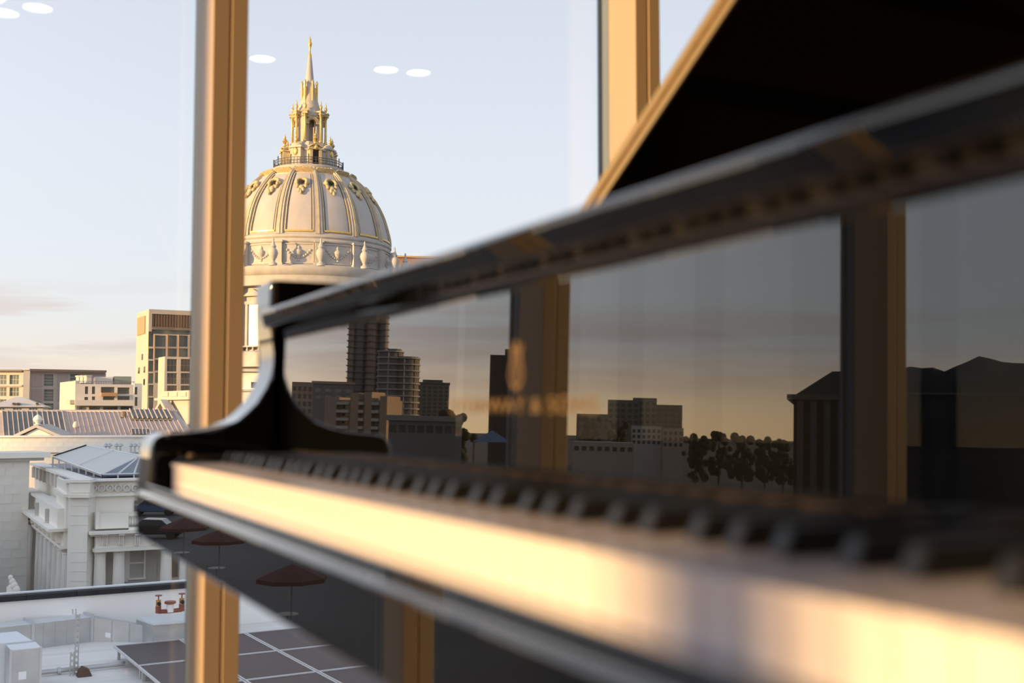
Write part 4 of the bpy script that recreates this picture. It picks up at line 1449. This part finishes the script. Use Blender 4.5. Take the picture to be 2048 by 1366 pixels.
# solar panels
PWID, PLEN = 1.47, 2.33
words_c = ['leftmost', 'second', 'third', 'fourth', 'fifth']
words_r = ['far row by the duct', 'middle row', 'near row']
for r_ in range(3):
    for c_ in range(5):
        x0, y1 = c_ * PWID, -r_ * PLEN
        ct_ = RM @ Vector((x0 + PWID / 2, y1 - PLEN / 2, RZ))
        p_ = empty('solar_panel', ct_, 'dark solar panel in the %s, %s from the left' % (words_r[r_], words_c[c_]), 'solar panel', 'solar panels on the lower roof')
        a_, b_, c2, d_ = x0 + .012, x0 + PWID - .012, y1 - PLEN + .012, y1 - .012
        MB().box(a_ + .03, b_ - .03, c2 + .03, d_ - .03, -4.235, -4.215, RM).build('cell_sheet', 'solar_cell', p_)
        fr_ = MB()
        for q in ((a_, b_, c2, c2 + .035), (a_, b_, d_ - .035, d_), (a_, a_ + .035, c2 + .035, d_ - .035), (b_ - .035, b_, c2 + .035, d_ - .035)):
            fr_.box(*q, -4.25, -4.20, RM)
        fr_.build('frame', 'solar_frame', p_)
        lg = MB()
        for q in ((a_ + .1, c2 + .1), (b_ - .1, c2 + .1), (a_ + .1, d_ - .1), (b_ - .1, d_ - .1)):
            lg.box(q[0] - .03, q[0] + .03, q[1] - .03, q[1] + .03, RZ, -4.235, RM)
        lg.build('support_feet', 'solar_frame', p_)

# galvanised ducts
def prism_from(name, front, back, material, parent):
    m = MB()
    m.v = [tuple(p) for p in front] + [tuple(p) for p in back]
    m.f = [(0, 1, 2, 3), (7, 6, 5, 4), (0, 4, 5, 1), (1, 5, 6, 2), (2, 6, 7, 3), (3, 7, 4, 0)]
    return m.build(name, material, parent)
def duct_run(name, label, seg, parent=None):
    pass
du = empty('roof_duct', RM @ Vector((-1.2, 1.6, RZ)), 'long galvanised air duct running along the white parapet', 'duct')
def on_z(px, py, z):
    r = ray(px, py)
    return EYE + r * ((z - EYE.z) / r.z)
zt_ = -3.93
pA, pB = on_z(-14, 1257, zt_), on_z(184, 1234.5, zt_)
nrm = Vector((-(pB - pA).y, (pB - pA).x, 0)).normalized()
dz_ = Vector((0, 0, -.74)); bk_ = nrm * .55
prism_from('straight_duct', [pA, pB, pB + dz_, pA + dz_], [pA + bk_, pB + bk_, pB + bk_ + dz_, pA + bk_ + dz_], 'galvanised', du)
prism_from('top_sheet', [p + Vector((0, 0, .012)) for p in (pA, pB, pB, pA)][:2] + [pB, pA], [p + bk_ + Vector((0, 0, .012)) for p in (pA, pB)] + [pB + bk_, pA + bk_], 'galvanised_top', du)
for t in (.39, 1.0):
    c_ = pA.lerp(pB, t)
    ex = (pB - pA).normalized()
    prism_from('flange', [c_ - ex * .03 - nrm * .04 + Vector((0, 0, .07)), c_ + ex * .03 - nrm * .04 + Vector((0, 0, .07)), c_ + ex * .03 - nrm * .04 + dz_ * 1.05, c_ - ex * .03 - nrm * .04 + dz_ * 1.05],
               [q + bk_ + nrm * .08 for q in (c_ - ex * .03 - nrm * .04 + Vector((0, 0, .07)), c_ + ex * .03 - nrm * .04 + Vector((0, 0, .07)), c_ + ex * .03 - nrm * .04 + dz_ * 1.05, c_ - ex * .03 - nrm * .04 + dz_ * 1.05)], 'solar_frame', du)
for t in (.50, .62, .74, .86):
    c_ = pA.lerp(pB, t); ex = (pB - pA).normalized() * .008
    prism_from('standing_seam', [c_ - ex - nrm * .012, c_ + ex - nrm * .012, c_ + ex - nrm * .012 + dz_, c_ - ex - nrm * .012 + dz_], [c_ - ex, c_ + ex, c_ + ex + dz_, c_ - ex + dz_], 'galvanised', du)
pC = on_z(293, 1252, -4.12)
dzc = Vector((0, 0, -.38)); 
prism_from('taper_duct', [pB, pC, pC + dzc * 1.2, pB + dz_], [pB + bk_, pC + bk_, pC + bk_ + dzc * 1.2, pB + bk_ + dz_], 'galvanised', du)
for t in (.36, .68):
    c_ = pB.lerp(pC, t); ex = (pC - pB).normalized() * .008; d_ = dz_.lerp(dzc * 1.2, t)
    prism_from('standing_seam', [c_ - ex - nrm * .012, c_ + ex - nrm * .012, c_ + ex - nrm * .012 + d_, c_ - ex - nrm * .012 + d_], [c_ - ex, c_ + ex, c_ + ex + d_, c_ - ex + d_], 'galvanised', du)
ex = (pC - pB).normalized()
st_ = pB.lerp(pC, .25) - nrm * .004 + Vector((0, 0, -.30))
prism_from('paper_tag', [st_, st_ + ex * .13, st_ + ex * .13 - Vector((0, 0, .11)), st_ - Vector((0, 0, .11))], [st_ + nrm * .003, st_ + ex * .13 + nrm * .003, st_ + ex * .13 - Vector((0, 0, .11)) + nrm * .003, st_ - Vector((0, 0, .11)) + nrm * .003], 'paper', du)
for k in range(2):
    c_ = pC + ex * (.06 + k * .11)
    prism_from('flange', [c_ - nrm * .06 + Vector((0, 0, .08)), c_ + ex * .04 - nrm * .06 + Vector((0, 0, .08)), c_ + ex * .04 - nrm * .06 + dzc * 1.25, c_ - nrm * .06 + dzc * 1.25],
               [q + bk_ * 1.2 for q in (c_ - nrm * .06 + Vector((0, 0, .08)), c_ + ex * .04 - nrm * .06 + Vector((0, 0, .08)), c_ + ex * .04 - nrm * .06 + dzc * 1.25, c_ - nrm * .06 + dzc * 1.25)], 'galvanised_top', du)
pD, pE = on_z(305, 1250, -4.02), on_z(470, 1238, -4.02)
bk2 = nrm * .95
fan_ = empty('fan_housing', (pD + pE) / 2 + Vector((0, 0, -.48)), 'boxy galvanised fan housing under the red standpipe valves', 'fan unit')
prism_from('housing', [pD, pE, pE + Vector((0, 0, -.46)), pD + Vector((0, 0, -.46))], [pD + bk2, pE + bk2, pE + bk2 + Vector((0, 0, -.46)), pD + bk2 + Vector((0, 0, -.46))], 'galvanised', fan_)
u_ = Vector((0, 0, .05)); o_ = nrm * -.05
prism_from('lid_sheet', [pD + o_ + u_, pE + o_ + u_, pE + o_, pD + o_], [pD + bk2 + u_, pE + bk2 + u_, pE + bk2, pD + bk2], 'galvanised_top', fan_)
# elbow box nearest the lower left corner
el = empty('duct_elbow', on_z(50, 1345, RZ), 'galvanised duct elbow in the lower left corner with a paper tag', 'duct')
q0, q1 = on_z(22, 1301.5, -3.72), on_z(82, 1295.5, -3.72)
nq = Vector((-(q1 - q0).y, (q1 - q0).x, 0)).normalized()
dq = Vector((0, 0, RZ + 3.72))
prism_from('elbow_body', [q0, q1, q1 + dq, q0 + dq], [q0 + nq * .62, q1 + nq * .62, q1 + nq * .62 + dq, q0 + nq * .62 + dq], 'galvanised', el)
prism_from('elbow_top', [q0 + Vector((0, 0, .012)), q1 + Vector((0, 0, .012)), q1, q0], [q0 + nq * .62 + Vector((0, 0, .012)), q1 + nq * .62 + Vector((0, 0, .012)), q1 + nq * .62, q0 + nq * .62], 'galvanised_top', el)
eq = (q1 - q0).normalized()
r0_, r1_ = q0 + nq * .66 + Vector((0, 0, .04)), q1 + nq * .66 + Vector((0, 0, .04)) - eq * .06
prism_from('elbow_neck', [r0_ - eq * .1, r1_, r1_ + dq, r0_ + dq - eq * .1], [r0_ + nq * 1.2 - eq * .15, r1_ + nq * 1.2 - eq * .1, r1_ + nq * 1.2 + dq, r0_ + nq * 1.2 + dq], 'galvanised_top', el)
for p in (q0, q1):
    MB().box(-.02, .02, -.02, .02, RZ, -3.70, Matrix.Translation((p.x, p.y, 0)) @ Matrix.Rotation(RA, 4, 'Z')).build('corner_angle', 'solar_frame', el)
t0 = q0.lerp(q1, .27) + Vector((0, 0, -.42)) - nq * .006
prism_from('paper_tag', [t0, t0 + eq * .14, t0 + eq * .14 + Vector((0, 0, -.15)), t0 + Vector((0, 0, -.15))], [t0 + nq * .004, t0 + eq * .14 + nq * .004, t0 + eq * .14 + Vector((0, 0, -.15)) + nq * .004, t0 + Vector((0, 0, -.15)) + nq * .004], 'paper', el)
# slotted steel strut posts
sp = empty('slotted_strut', on_z(150, 1366, RZ), 'slotted steel strut post standing before the duct', 'post')
def strut(px, ytop, ybot, d):
    a, c = at(px[0], ytop, d), at(px[1], ybot, d)
    for off in (-.032, .032):
        MB().tube(a + RX * off, c + RX * off, .012, n=6).build('strut_edge', 'galvanised', sp)
    n_ = int((a - c).length / .11)
    for k in range(n_):
        q = a.lerp(c, (k + .5) / n_)
        MB().box(-.03, .03, -.01, .01, -.028, .028, Matrix.Translation(q) @ Matrix.Rotation(RA, 4, 'Z')).build('strut_web', 'galvanised', sp)
strut((156, 150.5), 1228, 1400, 24.0)
strut((148.5, 149), 1218, 1228, 24.1)
strut((145, 141.5), 1304, 1400, 23.9)
MB().tube(at(149, 1227, 24.05), at(157, 1233, 24.0), .02, n=6).build('strut_link', 'galvanised', sp)
# roof pipe on a block
pp = empty('roof_pipe', on_z(160, 1340, RZ), 'grey conduit pipe lying across the roof', 'pipe')
MB().tube(on_z(70, 1346, RZ + .08), on_z(250, 1327, RZ + .08), .05, n=10).build('pipe', 'galvanised', pp, smooth=50)
MB().tube(on_z(115, 1341.4, RZ + .08), on_z(121, 1340.8, RZ + .08), .075, n=10).build('coupling', 'solar_frame', pp, smooth=50)
MB().tube(on_z(118, 1341, RZ), on_z(118, 1341, RZ + .08), .03, n=6).build('foot', 'solar_frame', pp)
rb_ = on_z(167, 1352, RZ)
M = Matrix.Translation(rb_) @ Matrix.Rotation(RA, 4, 'Z')
blk2 = MB().prism([(-.13, 0), (.15, 0), (.09, .14), (-.02, .19), (-.08, .13)], -.12, .12, 'y', M).build('pipe_block', 'rust_block')
tag(blk2, 'dark brown wooden block beside the conduit pipe', 'block')
# fire standpipe with two red valve wheels
sd = empty('standpipe', at(340, 1223, 27.2), 'brass and red fire standpipe with two valve wheels', 'standpipe')
cS = at(340, 1224, 27.2)
MB().tube(cS, cS + Vector((0, 0, .22)), .085, n=14).build('riser', 'paper', sd, smooth=50)
MB().lathe([(.08, .18), (.13, .20), (.13, .25), (.07, .26)], 16, Matrix.Translation(cS)).build('riser_cap', 'valve_red', sd, smooth=40)
for sg in (-1, 1):
    p = cS + RX * (.27 * sg)
    MB().tube(cS + Vector((0, 0, .02)), p + Vector((0, 0, .03)), .05, n=10).build('branch', 'valve_red', sd, smooth=50)
    MB().tube(p + Vector((0, 0, .0)), p + Vector((0, 0, .16)), .065, n=10).build('elbow', 'valve_red', sd, smooth=50)
    MB().tube(p + Vector((0, 0, .15)), p + Vector((0, 0, .30)), .058, n=10).build('valve_body', 'old_brass', sd, smooth=50)
    MB().tube(p + Vector((0, -.04, .22)), p + Vector((0, -.12, .22)), .045, n=10).build('hose_outlet', 'coping', sd, smooth=50)
    MB().tube(p + Vector((0, 0, .30)), p + Vector((0, 0, .40)), .014, n=8).build('valve_stem', 'valve_red', sd)
    MB().lathe([(.075, 0), (.085, .012), (.075, .024), (.02, .02)], 16, Matrix.Translation(p + Vector((0, 0, .39)))).build('valve_wheel', 'valve_red', sd, smooth=50)

# ================================================================== THE CITY ON THE SUNSET SIDE (seen mirrored in the fallboard)
def az_of(px): return YAW + math.atan((px - 1024) / FPX)          # to the left of +Y
def zr(px, py, dist):
    c = math.cos(math.atan((px - 1024) / FPX))
    hor = 830 + FPX * math.tan(2 * LEAN * math.sin(az_of(px))) / c     # mirrored horizon of the leaning fallboard
    return EYE.z + dist * (hor - py) / FPX * c
class RFac(Facade):
    """facade seen by way of the fallboard: px counts from the mirrored view"""
    def __init__(self, px0, px1, dist, turn=0.0):
        a0, a1 = az_of(px0), az_of(px1)
        self.dist = dist
        P0 = Vector((-math.sin(a0), math.cos(a0), 0)) * dist * (1 + turn)
        P1 = Vector((-math.sin(a1), math.cos(a1), 0)) * dist * (1 - turn)
        Facade.__init__(self, P1, P0)
        self.px0, self.px1 = px0, px1
    def s(self, px): return self.L * (self.px1 - px) / (self.px1 - self.px0)
    def rr(self, x0, y0, x1, y1):
        a, b = sorted((self.s(x0), self.s(x1)))
        m = (self.px0 + self.px1) / 2
        return a, b, zr(m, y1, self.dist), zr(m, y0, self.dist)
def base_of(F): 
    p = F.pt(F.L / 2, GZ, -4)
    return p

# tall pair of curved towers
F = RFac(688, 768, 430)
A_ = empty('wavy_highrise', base_of(F), 'tall bronze-grey highrise with bulging bays, tallest in the fallboard reflection', 'building')
zt = zr(728, 590, 430)
F.box('core', 'tower_grey', A_, 0, F.L, GZ, zt, -14, -1.5)
for k, (c, r) in enumerate(((.12, 1.7), (.42, 2.0), (.72, 1.8), (.92, 1.3))):
    p = F.pt(F.L * c, 0, -1.5)
    MB().lathe([(r, GZ), (r, zt)], 16, Matrix.Translation((p.x, p.y, 0))).build('bay', 'concrete_warm' if k % 2 else 'tower_grey', A_, smooth=40)
    for j in range(26):
        z = -14 + j * 2.3
        if z < zt - 1:
            MB().lathe([(r + .5, z), (r + .5, z + .35)], 12, Matrix.Translation((p.x, p.y, 0))).build('balcony_slab', 'tower_grey', A_)
# round balconied tower
F = RFac(752, 829, 400)
B_ = empty('round_balcony_tower', base_of(F), 'rounded pale tower ringed with balcony slabs in the fallboard reflection', 'building')
for c, r, yt in ((.30, 4.2, 712), (.72, 4.0, 703)):
    p = F.pt(F.L * c, 0, -4)
    zt = zr(790, yt, 400)
    MB().lathe([(r, GZ), (r, zt)], 20, Matrix.Translation((p.x, p.y, 0))).build('shaft', 'tower_grey', B_, smooth=40)
    j = 0
    while -13 + j * 2.2 < zt:
        MB().lathe([(r + .8, -13 + j * 2.2), (r + .8, -12.55 + j * 2.2)], 20, Matrix.Translation((p.x, p.y, 0))).build('balcony_slab', 'slab_pale', B_)
        j += 1
    for a in range(6):
        aa = a * PI / 3
        q = Vector((p.x + (r + .5) * math.cos(aa), p.y + (r + .5) * math.sin(aa), GZ))
        MB().tube(q, Vector((q.x, q.y, zt)), .22, n=6).build('pier', 'slab_pale', B_)
p = F.pt(F.L * .62, 0, -4)
MB().lathe([(2.6, zr(790, 705, 400)), (2.6, zr(790, 697, 400))], 12, Matrix.Translation((p.x, p.y, 0))).build('plant_room', 'tower_grey', B_)

def grid_block(name, label, px0, px1, ytop, dist, wall, pane, cols, rows, ybot, depth=14, turn=0.0, cat='building', fr=.6, cornice=None):
    F = RFac(px0, px1, dist, turn)
    root = empty(name, base_of(F), label, cat)
    zt = zr((px0 + px1) / 2, ytop, dist); zb = zr((px0 + px1) / 2, ybot, dist)
    rects = []
    for c in range(cols):
        for r in range(rows):
            w, h = F.L / cols, (zt - zb) / (rows + .4)
            rects.append((w * (c + .5 - fr / 2), w * (c + .5 + fr / 2), zb + h * (r + .2), zb + h * (r + .2 + fr)))
    walls(F, 0, F.L, GZ, zt, depth, rects, .35, wall, pane, root, 'wall')
    if cornice:
        F.box('roof_edge', cornice, root, -.3, F.L + .3, zt, zt + .6, -depth, .3)
    return F, root, zt
F, r_, zt = grid_block('grey_apartment_tower', 'square grey apartment tower beside the round one in the fallboard reflection', 826, 893, 768, 420, 'concrete', 'pane_dark', 6, 8, 835, cornice='tower_grey')
F.box('plant_room', 'tower_grey', r_, F.L * .2, F.L * .8, zt, zt + 1.6, -10, -2)
F, r_, zt = grid_block('beige_balcony_block', 'tan block with stacked balconies low in the fallboard reflection', 648, 770, 800, 210, 'concrete_warm', 'pane_dark', 5, 5, 880, turn=.02, fr=.55, depth=4)
for x0, x1, yt in ((648, 672, 795), (700, 716, 786), (728, 742, 784), (758, 772, 792)):
    a, b = sorted((F.s(x0), F.s(x1)))
    F.box('pier', 'concrete_warm', r_, a, b, GZ, zr(710, yt, 210), -3, 1.0)
for k in range(5):
    z = zr(710, 874 - k * 16, 210)
    for x0, x1 in ((674, 698), (718, 727), (744, 757)):
        a, b = sorted((F.s(x0), F.s(x1)))
        F.box('balcony', 'slab_pale', r_, a, b, z, z + .55, 0, 1.3)
grid_block('green_glass_office', 'low office with green glass upper floor left in the fallboard reflection', 618, 700, 768, 280, 'tower_grey', 'pane_green', 4, 2, 800, cornice='concrete_warm')
grid_block('small_lit_house', 'small tan house at the far left of the fallboard reflection', 575, 617, 764, 240, 'concrete_warm', 'pane_dark', 4, 4, 830)
F, r_, zt = grid_block('dark_slab_tower', 'plain dark slab tower beside the mullion in the fallboard reflection', 973, 1032, 710, 390, 'tower_dark', 'tower_dark', 2, 2, 760, fr=.3)
F.box('plant_room', 'tower_dark', r_, 0, F.L * .5, zt, zt + 2.2, -8, -2)
F, r_, zt = grid_block('long_shed', 'long low shed roof in the fallboard reflection', 765, 912, 842, 130, 'tower_grey', 'pane_dark', 8, 1, 870, depth=10, fr=.75, cornice='concrete')
# hillside buildings
grid_block('hill_hospital', 'big stepped block on the hill in the middle pane of the reflection', 1212, 1275, 800, 620, 'concrete', 'pane_dark', 5, 4, 850)
grid_block('hill_hospital_wing', 'taller grey wing of the hill block in the reflection', 1262, 1310, 796, 640, 'concrete', 'pane_dark', 4, 4, 850)
grid_block('hill_slab', 'flat-topped slab right of the hill block in the reflection', 1308, 1361, 810, 600, 'tower_grey', 'pane_dark', 4, 4, 860)
grid_block('hill_terrace', 'low grey terrace under the hill block in the reflection', 1150, 1215, 828, 560, 'tower_grey', 'pane_dark', 5, 2, 860)
grid_block('white_walkup', 'white walk-up flats low in the middle pane of the reflection', 1258, 1318, 852, 330, 'render_white', 'pane_dark', 6, 3, 890)
grid_block('pink_walkup', 'tan walk-up flats right of the white ones in the reflection', 1320, 1362, 856, 320, 'render_pink', 'pane_dark', 4, 3, 895)
grid_block('low_pink_row', 'low tan row houses at the foot of the middle pane reflection', 1140, 1262, 884, 250, 'render_pink', 'pane_dark', 8, 1, 905)
# dark mansard building beside the second mullion
F = RFac(1570, 1760, 92)
H_ = empty('mansard_theatre', base_of(F), 'dark theatre with steep mansard roof beside the second reflected mullion', 'building')
zw, zt = zr(1620, 792, 92), zr(1660, 738, 92)
F.box('wall', 'tower_dark', H_, 0, F.L, GZ, zw, -14, 0)
F.box('cornice', 'tower_grey', H_, -.4, F.L + .5, zw - .3, zw + .1, -14.4, .5)
m = MB()
m.v = [tuple(F.pt(s, z, d)) for s, z, d in ((0, zw, 0), (F.L, zw, 0), (F.L, zw, -14), (0, zw, -14), (2.6, zt, -3), (F.L - 2.9, zt, -3), (F.L - 2.9, zt, -11), (2.6, zt, -11))]
m.f = [(0, 1, 5, 4), (1, 2, 6, 5), (2, 3, 7, 6), (3, 0, 4, 7), (4, 5, 6, 7), (3, 2, 1, 0)]
m.build('mansard_roof', 'slate', H_)
for k in range(7):
    s = F.L * (k + .5) / 7
    F.box('pilaster', 'tower_grey', H_, s - .25, s + .25, GZ, zw - .3, 0, .3)
F2 = RFac(1765, 2130, 84)
T_ = empty('dark_theatre_wing', base_of(F2), 'dark low theatre wing in the right pane of the reflection', 'building')
F2.box('wall', 'tower_dark', T_, 0, F2.L, GZ, zr(1900, 790, 84), -16, 0)
F2.box('coping', 'tower_grey', T_, -.2, F2.L + .2, zr(1900, 790, 84), zr(1900, 786, 84), -16, .3)
for k in range(9):
    s = F2.L * (k + .5) / 9
    F2.box('blind_window', 'slate', T_, s - .7, s + .7, zr(1900, 900, 84), zr(1900, 840, 84), -.05, .06)
# unseen sunset-side block, added to shade the low roofs and the pavilion
wsb = empty('added_shade_block', (-215, 14, GZ), 'long grey unseen block added to keep the low sun off the roofs', 'building')
MB().box(-230, -200, -24, 72, GZ, 29.5).build('wall', 'concrete', wsb)
MB().box(-230.5, -199.5, -24.5, 72.5, 29.5, 30.1).build('roof_edge', 'tower_grey', wsb)
for k in range(14):
    for j in range(8):
        cube('window', 'pane_dark', wsb, (-199.97, -22 + k * 6.4, -12 + j * 5), (.12, 3.0, 2.6))
# hills on the horizon
b = MB()
ang = [43.0 + k * .5 for k in range(36)]
hh = []
for k, a in enumerate(ang):
    e_ = 186 + 14 * math.sin(k * .55 + 1.2) + 7 * math.sin(k * 1.3) + 3 * math.sin(k * 2.9)
    e_ *= min(1, (k + 1) / 4) * min(1, (len(ang) - k) / 8)
    hh.append(e_)
for d, f_ in ((2700, 0.0), (2850, .62), (3000, 1.0), (3200, .5), (3400, 0)):
    for a, e_ in zip(ang, hh):
        p = az_pt(a, d)
        b.v.append((p.x, p.y, GZ + (e_ + 18) * f_))
nA = len(ang)
for i in range(4):
    for k in range(nA - 1):
        b.f.append((i * nA + k, i * nA + k + 1, (i + 1) * nA + k + 1, (i + 1) * nA + k))
hl = b.build('distant_hills', 'hill', None, smooth=60)
tag(hl, 'dark wooded hills on the horizon in the right pane of the reflection', 'hill')
# trees
def tree(px, py, dist, r, label, seed):
    rnd = random.Random(seed)
    a = az_of(px)
    P = Vector((-math.sin(a) * dist, math.cos(a) * dist, 0))
    zt = zr(px, py, dist)
    t = empty('street_tree', (P.x, P.y, GZ), label, 'tree', 'trees in the reflected city')
    MB().tube((P.x, P.y, GZ), (P.x, P.y, zt - r), .35, .2, 8).build('trunk', 'bark', t)
    b = MB()
    for k in range(46):
        q = Vector((rnd.gauss(0, .42), rnd.gauss(0, .42), rnd.uniform(-2.6, .35))) * r
        b.ball((P.x + q.x, P.y + q.y, zt - r * .6 + q.z), r * rnd.uniform(.18, .36), None, None, 6, 4)
    b.build('crown', 'foliage', t, smooth=60)
tree(905, 818, 240, 4.0, 'dark tree before the grey apartment tower in the reflection', 1)
for k, (px, py) in enumerate(((1385, 868), (1432, 860), (1478, 866), (1524, 872), (1560, 876))):
    tree(px, py, 250 + (k % 2) * 14, 3.0, ['first', 'second', 'third', 'fourth', 'fifth'][k] + ' dark tree right of the tan flats in the reflection', 10 + k)
for k, (px, py) in enumerate(((1175, 832), (1232, 842))):
    tree(px, py, 420, 4, ['left', 'right'][k] + ' dark tree below the hill block in the reflection', 30 + k)
# blue-grey pyramid tent roof
F = RFac(932, 1010, 112)
tn = empty('tent_pavilion', base_of(F), 'blue-grey peaked tent roof left of the reflected mullion', 'tent')
ze_, zp = zr(970, 884, 112), zr(970, 860, 112)
m = MB()
c_ = F.pt(F.L / 2, zp, -2)
m.v = [tuple(F.pt(0, ze_, 0)), tuple(F.pt(F.L, ze_, 0)), tuple(F.pt(F.L, ze_, -4)), tuple(F.pt(0, ze_, -4)), tuple(c_)]
m.f = [(0, 1, 4), (1, 2, 4), (2, 3, 4), (3, 0, 4), (3, 2, 1, 0)]
m.build('tent_roof', 'tent_blue', tn)
for s, d in ((.1, -.1), (F.L - .1, -.1), (F.L - .1, -3.9), (.1, -3.9)):
    p = F.pt(s, ze_, d)
    MB().tube((p.x, p.y, GZ), p, .08, n=6).build('pole', 'tower_grey', tn)

# ================================================================== PLAZA (seen in the keybed front)
PZ = -8.2
pl = MB().box(-60, -2.4, 4, 118, GZ, PZ).build('plaza', 'asphalt')
tag(pl, 'dark paved plaza below on the sunset side', kind='structure')
def plaza_pt(px, py, z):
    r = ray(px, py)
    t = (z - EYE.z) / r.z
    return Vector((2 * VF - r.x * t, r.y * t, z))
for k, (px, py) in enumerate(((452, 1068), (600, 1140), (380, 1044))):
    c = plaza_pt(px, py, PZ + 2.6)
    words = ['middle dark red market umbrella', 'nearest dark red market umbrella', 'far dark red market umbrella'][k]
    u = empty('market_umbrella', (c.x, c.y, PZ), words + ' on the plaza', 'umbrella', 'umbrellas on the plaza')
    M = Matrix.Translation((c.x, c.y, PZ))
    MB().tube((c.x, c.y, PZ), (c.x, c.y, PZ + 2.75), .03, n=8).build('pole', 'tower_grey', u)
    MB().lathe([(1.5, 2.15), (1.48, 2.32), (.8, 2.6), (.05, 2.85)], 8, M, cap=False).build('canopy', 'canvas_red', u)
    MB().lathe([(.35, 0), (.35, .08), (.06, .1)], 14, M).build('base', 'tower_grey', u)
    tb = empty('cafe_table', (c.x, c.y + .6, PZ), 'small round cafe table under the ' + words.split(' ')[0] + ' umbrella', 'table', 'cafe tables on the plaza')
    M = Matrix.Translation((c.x, c.y + .6, PZ))
    MB().lathe([(.45, .72), (.45, .75)], 18, M).build('table_top', 'slab_pale', tb)
    MB().lathe([(.25, 0), (.25, .03), (.03, .06), (.03, .72)], 12, M).build('pedestal', 'tower_grey', tb, smooth=40)
def car(px, py, rot, m_, label):
    c = plaza_pt(px, py, PZ)
    t = empty('parked_car', c, label, 'car')
    M = Matrix.Translation(c) @ Matrix.Rotation(rot, 4, 'Z')
    prof = [(-2.1, .35), (-2.15, .7), (-1.9, .85), (-1.2, .95), (-.7, 1.4), (.7, 1.45), (1.3, .98), (2.0, .85), (2.15, .6), (2.1, .35)]
    MB().prism(prof, -.85, .85, 'y', M).build('body', m_, t, bevel=.08)
    gl_ = [(-1.1, .97), (-.66, 1.36), (.66, 1.40), (1.2, .99)]
    MB().prism(gl_, -.87, .87, 'y', M).build('side_glass', 'pane_dark', t)
    for x in (-1.35, 1.35):
        for y in (-.8, .8):
            MB().lathe([(.32, -.1), (.32, .1)], 16, M @ Matrix.Translation((x, y, .32)) @ Matrix.Rotation(PI / 2, 4, 'X')).build('wheel', 'tyre', t)
    for y in (-.6, .6):
        MB().box(2.08, 2.17, y - .15, y + .15, .55, .72, M).build('headlight', 'paper', t)
car(318, 1076, .4, 'car_black', 'black parked car at the plaza edge')
car(316, 1030, .35, 'car_blue', 'dark blue parked car behind the black one')
